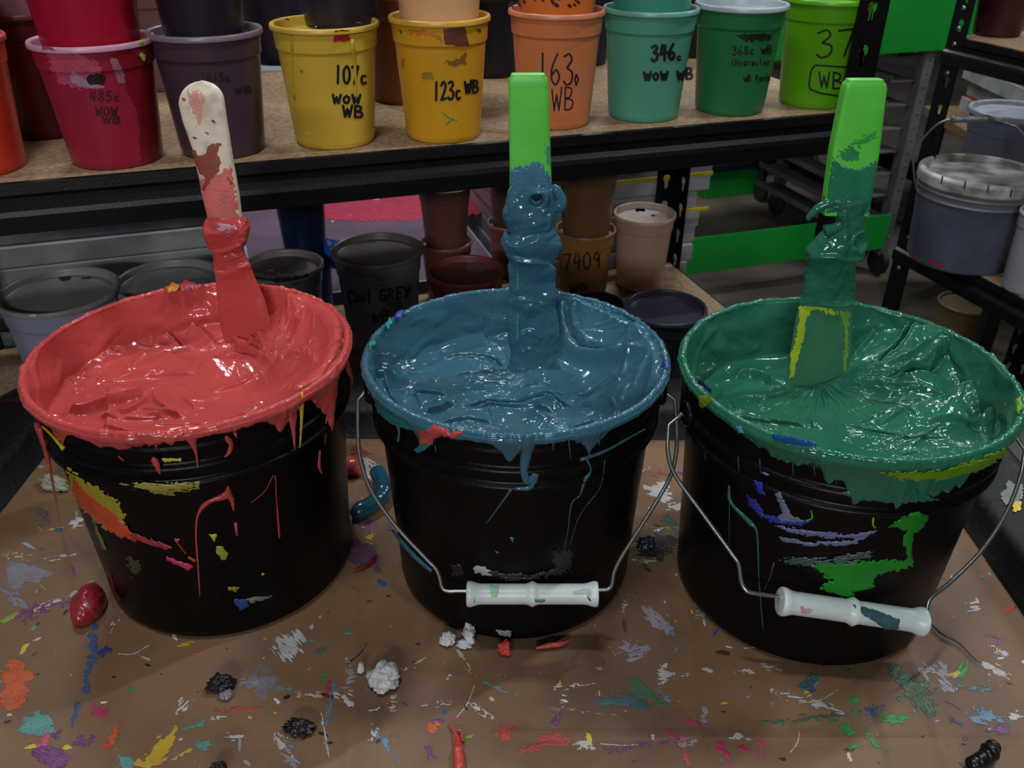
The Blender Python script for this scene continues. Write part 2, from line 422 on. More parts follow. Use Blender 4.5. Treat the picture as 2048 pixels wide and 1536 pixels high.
# second rack on the right, its long side runs towards the camera
O2 = np.array([.822, 1.752, 0.]); L2 = 1.2; D2 = .46
r2 = thing('shelving_rack', 'black steel rack at right edge holding the grey lidded pail', 'shelving', O2 - B * L2 / 2 + A * D2 / 2 + K * FZ)
post('upright', O2, -B, A, r2); post('upright', O2 + A * D2, -B, -A, r2)
post('upright', O2 - B * L2, B, A, r2); post('upright', O2 - B * L2 + A * D2, B, -A, r2)
for z in (ZS, ZL):
    beam('beam', O2 - B * .002 + A * .003, O2 - B * (L2 - .002) + A * .003, z, -A, r2)
    beam('beam', O2 - B * .002 + A * (D2 - .003), O2 - B * (L2 - .002) + A * (D2 - .003), z, A, r2)
    beam('beam', O2 - B * .003 + A * .003, O2 - B * .003 + A * (D2 - .003), z, B, r2)
    shelf_board(O2 - B * .01 + A * .006, -B, L2 - .02, A, D2 - .012, z + .001, r2)
mb = MB()
for z in (.325, .29, .262, .232, .21, -.16, -.19): mb.lathe(O2 - B * .021 - A * .0015 + K * z, [(.0001, -.003), (.003, -.0025), (.0045, -.001), (.0045, .001)], 12, axes=(B, K, -A))
mb.build('rivet', ZINC, r2, True)

# ------------------------------------------------------------------ utility cart with cardboard top
CX0, CX1, CY0, CY1 = -.502, .438, -.05, .80
ct = thing('utility_cart', 'black plastic utility cart with raised lip carrying the cardboard sheet', 'cart', ((CX0 + CX1) / 2, (CY0 + CY1) / 2, FZ))
def rrect(x0, x1, y0, y1, r, n=8):
    out = []
    for cx, cy, a0 in ((x1 - r, y1 - r, 0), (x0 + r, y1 - r, 90), (x0 + r, y0 + r, 180), (x1 - r, y0 + r, 270)):
        for k in range(n + 1):
            a = math.radians(a0 + 90 * k / n); out.append((cx + r * math.cos(a), cy + r * math.sin(a)))
    return out
def tray(z, parent):
    loops = []
    for g, dz in ((.075, -.075), (.082, -.02), (.080, .026), (.072, .036), (.060, .038), (.016, .034), (.006, .026), (.002, -.008)):
        loops.append([(x, y, z + dz) for x, y in rrect(CX0 - g, CX1 + g, CY0 - g, CY1 + g, .02 + g * .7)])
    V = [p for l in loops for p in l]; n = len(loops[0]); f = [tuple(q) for q in grid_faces(len(loops), n, True)]
    f += [tuple(range(n)), tuple(range((len(loops) - 1) * n, len(loops) * n))]
    m = MB(); m.add(V, f); return m.build('tray', BLACKP, parent, True)
tray(0, ct); tray(-.62, ct)
for x in (CX0 + .0, CX1 - .0):
    for y in (CY0, CY1):
        m = MB(); m.box((x, y, -.35), (.03, 0, 0), (0, .03, 0), (0, 0, .272), bev=.006); m.build('leg', BLACKP, ct)
        m = MB(); m.box((x, y, -.72), (.012, 0, 0), (0, .012, 0), (0, 0, .04)); w = m.build('caster', ALUD, ct)
        m = MB(); m.lathe((x - .0125, y, -.79), [(.02, 0), (.056, .002), (.06, .006), (.06, .019), (.056, .023), (.02, .025)], 24, axes=(np.array([0, 1., 0]), K, np.array([1., 0, 0]))); m.build('wheel', BLACKP, ct)

# cardboard: grid with creases + splatter cut into the same mesh
CARD = mat('stained_cardboard', srgb(136, 104, 76), .6, col2=srgb(104, 75, 54), cscale=7, cmin=.3, cmax=.7, bump=.12, bscale=35)
def extend_card(m):
    nt = m.node_tree; b = nt.nodes['Principled BSDF']; base = [l for l in nt.links if l.to_socket == b.inputs['Base Color']][0].from_socket
    tc = nt.nodes.new('ShaderNodeTexCoord')
    def layer(prev, scale, lo, hi, col, stretch=(1, 1, 1), det=6, rot=0, seed=0):
        mp = nt.nodes.new('ShaderNodeMapping'); mp.inputs['Scale'].default_value = stretch; mp.inputs['Rotation'].default_value = (0, 0, rot); mp.inputs['Location'].default_value = (seed, seed * .7, 0)
        nt.links.new(tc.outputs['Object'], mp.inputs[0]); n = nt.nodes.new('ShaderNodeTexNoise'); n.inputs['Scale'].default_value = scale; n.inputs['Detail'].default_value = det; n.inputs['Roughness'].default_value = .65
        nt.links.new(mp.outputs[0], n.inputs[0]); r = nt.nodes.new('ShaderNodeValToRGB'); r.color_ramp.elements[0].position = lo; r.color_ramp.elements[1].position = hi
        nt.links.new(n.outputs[0], r.inputs[0]); mx = nt.nodes.new('ShaderNodeMix'); mx.data_type = 'RGBA'
        nt.links.new(r.outputs[0], mx.inputs[0]); nt.links.new(prev, mx.inputs[6]); mx.inputs[7].default_value = (*col, 1); return mx.outputs[2]
    o = layer(base, 3.2, .48, .72, srgb(74, 50, 38)); o = layer(o, 5.0, .6, .8, srgb(128, 106, 98), (1, 1, 1), 8, 0, 3.1)
    o = layer(o, 26, .69, .75, srgb(170, 168, 172), (1, .35, 1), 8, .5, 5.2); o = layer(o, 30, .70, .75, srgb(90, 60, 90), (.4, 1, 1), 6, .2, 9.7)
    o = layer(o, 38, .71, .75, srgb(64, 118, 120), (1, .5, 1), 6, 1.2, 14.); o = layer(o, 34, .73, .77, srgb(60, 34, 30), (1, .3, 1), 7, -.9, 21.)
    o = layer(o, 90, .70, .74, srgb(190, 188, 182), (1, .6, 1), 3, .9, 31.); o = layer(o, 75, .72, .75, srgb(46, 26, 26), (.5, 1, 1), 3, .1, 44.)
    nt.links.new(o, b.inputs['Base Color'])
extend_card(CARD)
card_mats = [CARD]; card_idx = {}
cmb = MB()
gx = np.linspace(CX0, CX1, 240); gy = np.linspace(CY0, CY1, 220); GX, GY = np.meshgrid(gx, gy, indexing='ij')
CREASE = [((716, 888), (700, 1536), .0016, .006), ((772, 1300), (735, 1536), -.0012, .004), ((1700, 1250), (1770, 1536), -.0015, .005), ((1780, 1180), (1900, 1536), .0012, .005), ((300, 1240), (230, 1536), .0010, .006), ((1024, 1464), (2048, 1480), .0008, .004), ((1352, 900), (1400, 1536), .0010, .006)]
GZ = .0006 * fbm(GX * 14, GY * 14, 3)
for p, q, am, w in CREASE:
    P, Q = at(*p), at(*q); d, _, _ = pl_dist(GX, GY, [P[:2], Q[:2]]); GZ += am * np.exp(-(d / w) ** 2)
GZ -= GZ.max()
def card_z(x, y):
    i = np.clip((x - CX0) / (gx[1] - gx[0]), 0, len(gx) - 1.001); j = np.clip((y - CY0) / (gy[1] - gy[0]), 0, len(gy) - 1.001)
    a = i.astype(int); b = j.astype(int); u = i - a; v = j - b
    return GZ[a, b] * (1 - u) * (1 - v) + GZ[a + 1, b] * u * (1 - v) + GZ[a, b + 1] * (1 - u) * v + GZ[a + 1, b + 1] * u * v
cmb.add(np.stack([GX, GY, GZ], -1).reshape(-1, 3), grid_faces(240, 220))
def map_card(px, py):
    Q = at(px, py, 0.); Q[:, 0] = np.clip(Q[:, 0], CX0 + .001, CX1 - .001); Q[:, 1] = np.clip(Q[:, 1], CY0 + .001, CY1 - .001)
    Q[:, 2] = card_z(Q[:, 0], Q[:, 1]); return Q, np.tile(np.array([0, 0, 1.]), (len(Q), 1))
def card_paint(field, bbox, col, step=1.7, dome=.0003, rough=.45):
    v, f = mask_mesh(field, bbox, step, map_card, .00025, dome)
    if not f: return
    k = (*col, rough)
    if k not in card_idx: card_idx[k] = len(card_mats); card_mats.append(simple(col, rough))
    cmb.add(v, f, card_idx[k])
WH = (206, 206, 210); GW = (150, 148, 160); GR = (128, 126, 140); TQ = (78, 150, 150); BL = (40, 78, 140); OR = (214, 88, 40); YE = (214, 178, 44); MG = (190, 40, 96); PU = (110, 50, 120)
RD = (190, 62, 56); LG = (130, 168, 50); GN = (30, 150, 62); DG = (56, 104, 80); DT = (44, 96, 104); BK = (34, 26, 30); LB = (92, 146, 188); PK = (200, 80, 120); CR = (190, 184, 160)
# (x, y, length, width, angle, colour, dryness)
def f_splat(pts, mn, seed, a, dry):
    def f(X, Y):
        u = X * math.cos(a) + Y * math.sin(a); w = -X * math.sin(a) + Y * math.cos(a); q = 1.5 / max(mn, 8)
        v = poly_sd(X, Y, pts) + .42 * mn * fbm(u * q * .5, w * q, seed, 2) + .9 * pn(X * .3, Y * .3, seed + 3) + .08 * mn * pn(u * q * 2.4, w * q * 5, seed + 4)
        if dry: v = np.minimum(v, 7) + (.35 + dry) * (pn(u * .05, w * .30, seed + 5) + .5 * pn(X * .22, Y * .22, seed + 6) - .12) * 7
        return v
    return f
SP = [(45, 1150, 130, 50, 5, GR, .3), (30, 1190, 80, 26, 30, GR, .3), (20, 1232, 50, 14, -25, LG, 0), (85, 1168, 22, 9, 40, LG, .5), (80, 1215, 120, 16, -18, PU, 1.2),
 (18, 1370, 60, 90, 10, OR, .5), (15, 1335, 30, 30, 10, OR, .8), (185, 1290, 22, 90, 3, BL, .9), (172, 1360, 14, 90, 8, BL, .3), (150, 1425, 12, 70, 14, BL, .2), (205, 1302, 46, 20, -20, (36, 60, 130), .4),
 (60, 1450, 84, 46, -12, TQ, .6), (110, 1500, 70, 80, 20, PU, .9), (92, 1475, 26, 60, 10, PK, .9), (195, 1420, 34, 26, 60, MG, 1.), (165, 1480, 50, 24, 0, PU, 1.1), (228, 1466, 22, 36, 20, OR, .4),
 (325, 1490, 90, 40, -48, YE, .2), (300, 1520, 60, 34, -20, YE, .2), (365, 1505, 60, 7, -30, YE, 0), (392, 1446, 60, 14, -22, TQ, .1), (407, 1485, 50, 16, -14, TQ, .1), (250, 1520, 30, 26, 50, TQ, .4),
 (366, 1408, 46, 20, -45, WH, 1.), (434, 1432, 34, 8, -8, WH, .2), (466, 1472, 44, 12, 0, WH, .4), (575, 1290, 52, 60, 50, WH, 1.2), (618, 1277, 30, 10, -5, TQ, .2), (697, 1268, 16, 26, 10, TQ, .4),
 (518, 1358, 54, 46, -60, GR, .8), (570, 1373, 32, 10, 5, TQ, .4), (645, 1350, 22, 14, 60, GN, .6), (655, 1375, 40, 12, -70, RD, 1.), (660, 1400, 90, 10, -80, LB, .9), (690, 1395, 50, 16, 30, WH, 1.1), (630, 1385, 70, 12, -5, CR, 1.2),
 (650, 1470, 90, 6, 80, WH, .2), (565, 1485, 60, 22, 60, WH, 1.1), (585, 1515, 60, 24, 30, GW, 1.1), (500, 1360, 60, 16, -5, GW, 1.2), (480, 1415, 90, 12, -4, RD, 1.1), (700, 1350, 18, 80, 4, GW, 1.2),
 (370, 1285, 36, 14, 0, YE, .6), (262, 1375, 10, 14, 0, GN, 0), (388, 1303, 44, 4, 4, OR, 0), (775, 1490, 80, 14, 55, LB, .5), (750, 1462, 14, 30, 40, WH, .4), (870, 1450, 30, 26, 40, OR, .1), (915, 1435, 22, 14, 0, MG, .2), (990, 1370, 100, 8, 24, TQ, .2), (960, 1418, 60, 10, 30, WH, 1.),
 (875, 1405, 60, 7, -6, CR, .9), (785, 1400, 14, 40, 5, CR, .9), (860, 1500, 30, 14, 60, PU, .6), (940, 1470, 18, 10, 0, LG, .4), (1010, 1460, 30, 40, 60, RD, .6),
 (1100, 1470, 70, 34, 15, RD, .2), (1070, 1490, 60, 20, -10, RD, .6), (1110, 1440, 36, 16, -60, PU, .8), (1130, 1400, 18, 26, 20, WH, .9), (1260, 1400, 130, 26, 10, DT, .5), (1210, 1400, 60, 14, 8, DT, .3), (1290, 1375, 80, 34, 30, DG, 1.),
 (1330, 1390, 40, 16, 30, LB, .7), (1409, 1430, 18, 34, 20, GW, .2), (1385, 1443, 40, 9, 20, MG, .2), (1345, 1470, 60, 10, 55, MG, .1), (1370, 1500, 60, 16, 75, PK, .5), (1445, 1495, 80, 16, 62, MG, .2), (1490, 1495, 30, 20, 20, MG, .7),
 (1300, 1485, 120, 10, -8, PU, 1.), (1170, 1488, 44, 18, 0, WH, .9), (1230, 1495, 40, 14, 10, PU, .9), (1370, 1484, 50, 14, 0, GW, .7), (1480, 1472, 34, 18, 10, WH, .5), (1520, 1500, 40, 26, 70, MG, .9),
 (1618, 1365, 56, 28, -10, DT, .3), (1630, 1350, 40, 8, -10, DT, .4), (1590, 1390, 100, 8, 14, WH, 1.1), (1650, 1410, 70, 16, 20, WH, .7), (1710, 1400, 26, 40, 10, GN, .3), (1690, 1455, 60, 22, 18, GN, .2), (1785, 1435, 50, 24, 10, GN, .3), (1752, 1482, 60, 16, 40, GN, .2),
 (1710, 1490, 34, 10, 0, GN, .4), (1745, 1418, 50, 16, -6, BL, .5), (1820, 1370, 70, 60, 30, DG, 1.), (1640, 1432, 130, 10, -3, DG, 1.1), (1550, 1440, 60, 9, 0, DG, .9), (1790, 1340, 46, 24, -50, DG, .8), (1700, 1325, 30, 30, 20, DT, 1.),
 (1908, 1348, 50, 12, -8, YE, .3), (1925, 1340, 40, 20, -60, GN, .9), (1875, 1345, 90, 40, 40, GW, 1.3), (1990, 1335, 80, 20, 30, WH, 1.2), (1985, 1432, 84, 30, 8, LB, .7), (2000, 1455, 60, 18, 6, PU, .6), (1912, 1440, 30, 12, 30, BL, .6), (1930, 1480, 10, 22, 10, PU, .2),
 (1850, 1405, 60, 50, 60, DG, 1.2), (1945, 1208, 34, 20, -10, WH, .9), (1993, 1272, 44, 7, 20, (150, 24, 50), .3), (1293, 1216, 30, 16, 50, (216, 50, 150), .1), (1250, 1205, 8, 34, 14, WH, .9), (1320, 1240, 80, 34, 40, GW, 1.2), (1262, 1300, 60, 40, -20, GW, 1.3), (1205, 1275, 18, 10, 0, OR, .2),
 (1345, 1260, 24, 6, 70, LB, .3), (1400, 1210, 26, 50, -20, GW, .9), (1345, 1345, 70, 6, 4, WH, .9), (1495, 1340, 44, 8, 0, WH, .6), (1330, 1345, 20, 30, 0, WH, 1.1), (1540, 1330, 50, 12, 8, GW, 1.1), (1120, 1362, 20, 8, -60, YE, .3), (1150, 1370, 90, 4, -4, WH, 1.1),
 (1160, 1420, 160, 3, 6, (140, 130, 126), 1.), (30, 1110, 60, 10, 0, CR, 1.3), (120, 1110, 60, 6, -8, CR, 1.), (85, 1025, 44, 40, 20, (92, 84, 96), .5), (155, 1040, 30, 20, 0, WH, .7), (108, 1055, 40, 6, -6, YE, .4), (115, 1056, 22, 12, -20, (40, 80, 120), 0), (84, 1096, 12, 10, 0, (40, 96, 100), 0),
 (150, 1020, 16, 12, 0, LG, .4), (60, 1225, 60, 12, -60, PU, 1.2), (150, 1180, 110, 5, -30, CR, .9), (95, 1205, 60, 8, -22, WH, 1.), (230, 1240, 50, 5, -60, WH, .8), (725, 1110, 60, 60, 40, (84, 52, 90), 1.2), (740, 1070, 14, 22, 0, YE, .7), (735, 1035, 50, 30, 20, PU, 1.1), (735, 935, 30, 40, 30, WH, 1.2),
 (725, 905, 60, 30, 0, (150, 50, 50), 1.3), (1320, 985, 60, 40, 20, WH, 1.1), (1355, 1010, 60, 14, -4, WH, .4), (1335, 1040, 40, 30, 40, (40, 90, 70), 1.2), (1345, 1052, 40, 8, 0, (200, 130, 50), .8), (1320, 945, 50, 10, 10, (150, 60, 60), 1.), (1300, 1090, 60, 80, 20, (50, 40, 50), 1.3), (1290, 1118, 50, 8, 4, WH, .9),
 (1340, 905, 30, 14, 0, (90, 120, 80), .9), (1370, 955, 8, 8, 0, LG, 0), (1380, 1170, 16, 40, -30, WH, .9), (820, 1330, 60, 5, -30, CR, 1.), (930, 1320, 60, 8, 60, CR, 1.), (620, 1250, 12, 8, 0, WH, .1), (640, 1300, 14, 22, 50, (40, 110, 80), .2), (710, 1180, 18, 12, 0, (150, 60, 60), .8),
 (690, 1045, 40, 14, 10, (110, 90, 130), .9), (2010, 965, 60, 40, 50, GW, .9), (1845, 1100, 26, 12, 10, (160, 40, 50), .6), (1860, 1130, 34, 40, 60, GW, 1.1), (1905, 1155, 12, 6, 60, WH, .1), (2000, 1300, 70, 10, 30, WH, .9), (1960, 1375, 90, 12, 4, (70, 120, 130), 1.1), (2030, 1430, 40, 16, 10, WH, .5)]
for i, (x, y, L, W, an, col, dry) in enumerate(SP):
    pts = splat_poly(x, y, L * .85, W * .85, an, 100 + i); mn = min(L, W); col = tuple(int(v * .8 + b_ * .2) for v, b_ in zip(col, (120, 90, 70)))
    card_paint(f_splat(pts, mn, i, math.radians(an), dry), bb(pts, 6 + .3 * mn), col, 1.5)
rnd = random.Random(5)
for i in range(330):
    x = rnd.uniform(-20, 2070); y = rnd.uniform(930, 1560); s = rnd.choice([2, 2, 3, 3, 4, 5, 6, 9]); L = s * rnd.uniform(1, 4)
    col = rnd.choice([WH, WH, CR, GW, GR, (70, 50, 46), (60, 40, 36), BK, (96, 66, 54), TQ, RD, YE, PU, DG, BL, (170, 140, 120)])
    pts = splat_poly(x, y, L, s, rnd.choice([rnd.uniform(-35, 35), rnd.uniform(-90, 90)]), 900 + i, 10)
    card_paint(f_poly(pts, 1., .3, i), bb(pts, 4), col, 1.5, .0002)
# thin paint threads and dark scuffs
for i in range(18):
    x = rnd.uniform(0, 2048); y = rnd.uniform(1000, 1530); a = rnd.uniform(-1, .6); L = rnd.uniform(20, 90); k = rnd.uniform(-.3, .3)
    pts = smooth([(x, y), (x + L * .5 * math.cos(a), y + L * .5 * math.sin(a)), (x + L * math.cos(a + k), y + L * math.sin(a + k))])
    card_paint(f_line(pts, 2.4, 1.6, .8, .2, i), bb(pts, 5), rnd.choice([CR, (60, 40, 36), WH, (70, 48, 42), (150, 130, 120)]), 1.3, .0001)
cmb.box(((CX0 + CX1) / 2, (CY0 + CY1) / 2, (-.0078 + GZ.min() - .0004) / 2), ((CX1 - CX0) / 2, 0, 0), (0, (CY1 - CY0) / 2, 0), (0, 0, (GZ.min() - .0004 + .0078) / 2))
card = cmb.build('cardboard_sheet', card_mats, None, False)
tag(card, 'creased brown cardboard sheet covered in dried ink splatters lying in the black cart', 'cardboard')

# ================================================================== pails
PAILM = mat('black_pail_plastic', (.0022, .0014, .0017), .34, bump=.12, bscale=240, col2=(.0045, .0034, .0036), cscale=5, cmin=.4, cmax=.7, spec=.14)
WIRE = mat('bail_wire', srgb(150, 152, 150), .3, metal=.85, bump=.1, bscale=300)
GRIP = mat('white_grip_plastic', srgb(214, 222, 222), .35, col2=srgb(196, 206, 206), cscale=30)
PH = .215
PPROF = [(.0965, 0), (.1005, .0006), (.1025, .003), (.1032, .008), (.1038, .03), (.1106, .163), (.1152, .1635), (.1166, .165), (.1166, .167), (.1152, .1685), (.1128, .170), (.1128, .1765), (.1150, .178), (.1168, .179), (.1168, .1815), (.1150, .183),
         (.1132, .1845), (.1132, .1935), (.1150, .195), (.1164, .196), (.1164, .198), (.1150, .1995), (.1150, .2045), (.1185, .2055), (.1200, .208), (.1200, .2125), (.1192, .2146), (.1182, .2150), (.1170, .2142), (.1164, .2110),
         (.1140, .195), (.1102, .168), (.1088, .13), (.1018, .006), (.100, .004), (.0002, .004)]
CPROF = [(.1032, 0), (.1038, .03), (.1106, .1628), (.1166, .1632), (.1168, .199), (.1185, .2053), (.1202, .209), (.1202, .216)]
def pail(C, label, sc_=1.):
    t = thing('ink_pail', label, 'pail', (C[0], C[1], 0)); mb = MB(); mb.lathe((C[0], C[1], 0), [(r * sc_, z) for r, z in PPROF], 144); mb.build('pail_body', PAILM, t, True); return t
PC = {'L': (-.2560, .612), 'M': (.0030, .608), 'R': (.2575, .586)}
PT = {'L': pail(PC['L'], 'black plastic pail of coral red ink, leftmost of the three, streaked with yellow paint', 1.035),
      'M': pail(PC['M'], 'middle black pail of slate blue ink with white grip hanging in front'),
      'R': pail(PC['R'], 'black plastic pail of dark green ink, rightmost, smeared with bright green and blue', 1.04)}
PS = {'L': 1.035, 'M': 1., 'R': 1.04}; CPR = {k: [(r * PS[k], z) for r, z in CPROF] for k in PS}
CM = {k: map_cone((c[0], c[1], 0), CPR[k]) for k, c in PC.items()}

# ------------------------------------------------------------------ ink
def ink_mat(name, col, col2, rough=.10):
    m = mat(name, col, rough, col2=col2, cscale=14, cmin=.35, cmax=.65, spec=.42, coat=0., sss=0)
    nt = m.node_tree; b = nt.nodes['Principled BSDF']; tc = nt.nodes.new('ShaderNodeTexCoord'); mp = nt.nodes.new('ShaderNodeMapping'); mp.inputs['Scale'].default_value = (1, 1.6, .5)
    nt.links.new(tc.outputs['Object'], mp.inputs[0])
    n1 = nt.nodes.new('ShaderNodeTexNoise'); n1.inputs['Scale'].default_value = 80; n1.inputs['Detail'].default_value = 2; n1.inputs['Distortion'].default_value = 1.6
    n2 = nt.nodes.new('ShaderNodeTexNoise'); n2.inputs['Scale'].default_value = 16; n2.inputs['Detail'].default_value = 1
    nt.links.new(mp.outputs[0], n1.inputs[0]); nt.links.new(tc.outputs['Object'], n2.inputs[0])
    r = nt.nodes.new('ShaderNodeValToRGB'); r.color_ramp.elements[0].position = .46; r.color_ramp.elements[1].position = .64; nt.links.new(n2.outputs[0], r.inputs[0])
    mu = nt.nodes.new('ShaderNodeMath'); mu.operation = 'MULTIPLY'; nt.links.new(n1.outputs[0], mu.inputs[0]); nt.links.new(r.outputs[0], mu.inputs[1])
    bp = nt.nodes.new('ShaderNodeBump'); bp.inputs['Strength'].default_value = .42; bp.inputs['Distance'].default_value = .003
    nt.links.new(mu.outputs[0], bp.inputs['Height']); nt.links.new(bp.outputs[0], b.inputs['Normal']); nt.links.new(bp.outputs[0], b.inputs['Coat Normal'])
    return m
INK = {'L': ink_mat('coral_red_ink', srgb(191, 76, 74), srgb(180, 69, 68)), 'M': ink_mat('slate_blue_ink', srgb(58, 98, 116), srgb(52, 92, 111)), 'R': ink_mat('dark_green_ink', srgb(42, 104, 81), srgb(38, 97, 75))}
RW = .1080
def build_ink(k, level, shape, strokes, wall_amp, drape, seed, label, nfold=40, cz=.175, foldamp=.0030):
    C = PC[k]; nr, na = 150, 860
    rr = np.concatenate([np.linspace(.0004, .012, 8)[:-1], np.linspace(.012, RW, nr)]); th = np.linspace(0, 2 * math.pi, na, endpoint=False)
    R, T = np.meshgrid(rr, th, indexing='ij'); X = R * np.cos(T); Y = R * np.sin(T)
    H = level + shape(X, Y)
    # curved random folds running round the stir direction
    rnd = random.Random(seed)
    for i in range(nfold):
        r0 = math.sqrt(rnd.random()) * .1; t0 = rnd.uniform(0, 6.283); L = rnd.uniform(.012, .05); cv = rnd.uniform(-25, 25); an = t0 + math.pi / 2 + rnd.uniform(-.7, .7)
        x, y = r0 * math.cos(t0), r0 * math.sin(t0); p = []
        for s in range(9): p.append((x, y)); x += math.cos(an) * L / 8; y += math.sin(an) * L / 8; an += cv * L / 8
        d, sg, t = pl_dist(X, Y, p); am = foldamp * (.25 + rnd.random() ** 2 * 1.1) * np.sqrt(np.clip(np.sin(np.pi * t), 0, 1)); w1 = .0010; w2 = rnd.uniform(.002, .007)
        H += np.where(sg > 0, np.exp(-d / w2), np.exp(-(d / w1) ** 2)) * am
    for st in strokes:
        kind = st[0]
        if kind == 'bump':
            _, (px, py), rx, ry, an, am = st[:6]; c = at(px, py, cz)[:2] - C; a = math.radians(an); u = (X - c[0]) * math.cos(a) + (Y - c[1]) * math.sin(a); v = -(X - c[0]) * math.sin(a) + (Y - c[1]) * math.cos(a)
            q = (u / rx) ** 2 + (v / ry) ** 2; pw = st[6] if len(st) > 6 else 1.; H += am * np.exp(-q ** pw)
        elif kind == 'fan':
            _, (px, py), a0, a1, r0, r1, am, fr = st; c = at(px, py, cz)[:2] - C; dx, dy = X - c[0], Y - c[1]; rad = np.hypot(dx, dy); an = np.degrees(np.arctan2(dy, dx))
            off = (an - a0) % 360; w = (a1 - a0); e = np.clip(off / 12, 0, 1) * np.clip((w - off) / 12, 0, 1) * (off < w)
            fall = np.clip((rad - .002) / r0, 0, 1) * np.exp(-(rad / r1) ** 3)
            nz = 1 - np.abs(pn(off * fr / 12 + rad * 10, rad * 14, seed + 3)) * 3.2
            H += am * e * fall * nz
        else:
            pts = at([p[0] for p in st[1]], [p[1] for p in st[1]], cz)[:, :2] - C; pts = smooth(pts, 6); d, sg, t = pl_dist(X, Y, pts)
            am = st[2] * (1.2 if k == 'L' else 1.1); tp = np.clip(np.sin(np.pi * np.clip(t, .02, .98)) * 2.2, 0, 1)
            d = d + .0006 * pn(X * 160, Y * 160, seed + 9)
            d = np.abs(d)
            if kind == 'groove':
                w = st[3] * .75; H += tp * (-am * np.exp(-(d / w) ** 2) + .45 * am * np.exp(-((d - 1.9 * w) / w) ** 2))
            elif kind == 'fold':
                w1, w2 = st[3], st[4]; H += tp * am * np.where(sg > 0, np.exp(-d / w2), np.exp(-(d / w1) ** 2) - .15 * np.exp(-((d - 2.2 * w1) / w1) ** 2))
            elif kind == 'ridge':
                H += tp * am * np.exp(-(d / st[3]) ** 2)
    H += .0007 * fbm(X * 45 + .6 * pn(X * 20, Y * 20, seed), Y * 45, seed + 2, 2)
    # the smeared climb onto the wall
    edge = np.exp(-(RW - R) / .004); H = np.minimum(H, PH - .004); He = H[-1].copy()
    H += .004 * edge * (1 + .8 * pn(T * 5, R * 0 + .5, seed + 4))
    rows = [np.stack([X, Y, H], -1)]
    z0 = H[-1]; zt = PH - .0015
    nw = 46; W = []
    for i in range(1, nw + 1):
        f = i / nw; z = z0 + (zt - z0) * f; rb = np.interp(z, [.13, .16, .185, .2145], [.1080, .1090, .1118, .1172])
        n = fbm(np.cos(th) * 2.2 + 7, np.sin(th) * 2.2 + z * 30, seed + 6, 2); n2 = np.clip(pn(np.cos(th) * 4 + z * 40, np.sin(th) * 4 - z * 50, seed + 8) - .15, 0, 1)
        thick = .0012 + wall_amp * np.clip(n, -.25, 1) * math.sin(math.pi * min(f * .9 + .05, 1)) + wall_amp * .8 * n2
        r = np.maximum(rb - np.clip(thick, .0006, .016), 0.05); W.append(np.stack([r * np.cos(th), r * np.sin(th), z + 0 * r], -1))
    rim_n = fbm(np.cos(th) * 11, np.sin(th) * 11, seed + 11, 3); rimz = .0010 + .0006 * np.clip(rim_n, -.6, 1.2) + .0011 * np.clip(pn(np.cos(th) * 26 + 3, np.sin(th) * 21, seed + 12) - .25, 0, 1) + .0004 * pn(np.cos(th) * 60, np.sin(th) * 55, seed + 22)
    dr = np.clip(drape(np.degrees(th) % 360), .003, .05) * (1 + .4 * pn(np.cos(th) * 13, np.sin(th) * 15, seed + 13)) + .0020 * np.clip(pn(np.cos(th) * 44, np.sin(th) * 38, seed + 15), -.3, 1)
    for a in np.linspace(165, 0, 12):
        ar = math.radians(a); rc = .1183; rx = .0020 + rimz * .7; r = rc + rx * math.cos(ar) + .0008 * rim_n; z = PH - .0022 + (rimz + .0022) * math.sin(ar)
        W.append(np.stack([r * np.cos(th), r * np.sin(th), z], -1))
    cz_ = np.array([q[1] for q in CPROF]); cr_ = np.array([q[0] for q in CPROF])
    for f in np.linspace(.06, 1, 16):
        z = PH - .0022 - dr * f; rb = np.interp(z, cz_, cr_); tk = (.0016 + .0012 * rim_n.clip(0, 1)) * (1 - f ** 3) + .0002
        if f == 1: tk = tk * 0 - .0012
        W.append(np.stack([(rb + tk) * np.cos(th), (rb + tk) * np.sin(th), z], -1))
    P = np.concatenate([rows[0], np.array(W)], 0); n_, m_ = P.shape[:2]
    V = P.reshape(-1, 3) * np.array([PS[k], PS[k], 1]) + np.array([C[0], C[1], 0]); f = [tuple(q) for q in grid_faces(n_, m_, True)] + [tuple(range(m_))[::-1]]
    o = mesh_obj('screen_printing_ink', V, f, INK[k], None, True)
    me = o.data; a = np.empty(len(me.vertices) * 3); me.vertices.foreach_get('co', a); a = a.reshape(-1, 3) - np.array([C[0], C[1], .15]); me.vertices.foreach_set('co', a.ravel()); o.location = (C[0], C[1], .15); PLOC[o.name] = (C[0], C[1], .15)
    tag(o, label, 'ink'); return o
G2 = lambda X, Y, x, y, rx, ry: np.exp(-((X - x) / rx) ** 2 - ((Y - y) / ry) ** 2)
sg_ = lambda v: 1 / (1 + np.exp(-v))
def sweep(X, Y, a0, a1, r0, amp, soft=14):
    an = np.degrees(np.arctan2(Y, X)); off = (an - a0) % 360; w = (a1 - a0) % 360; e = sg_((off - soft) / (soft * .3)) * sg_((w - soft - off) / (soft * .3)) * (off < w + 1)
    R = np.hypot(X, Y); return amp * e * np.clip((R - r0) / (RW - r0), 0, 1) ** 1.8
def shL(X, Y): return -.004 * sg_((Y - .02) / .02) + sweep(X, Y, -52, 82, .035, .040) + .006 * sg_((-Y - .06) / .02) + .0012 * np.sin(X * 60 + Y * 30) + .008 * G2(X, Y, .02, .03, .03, .02)
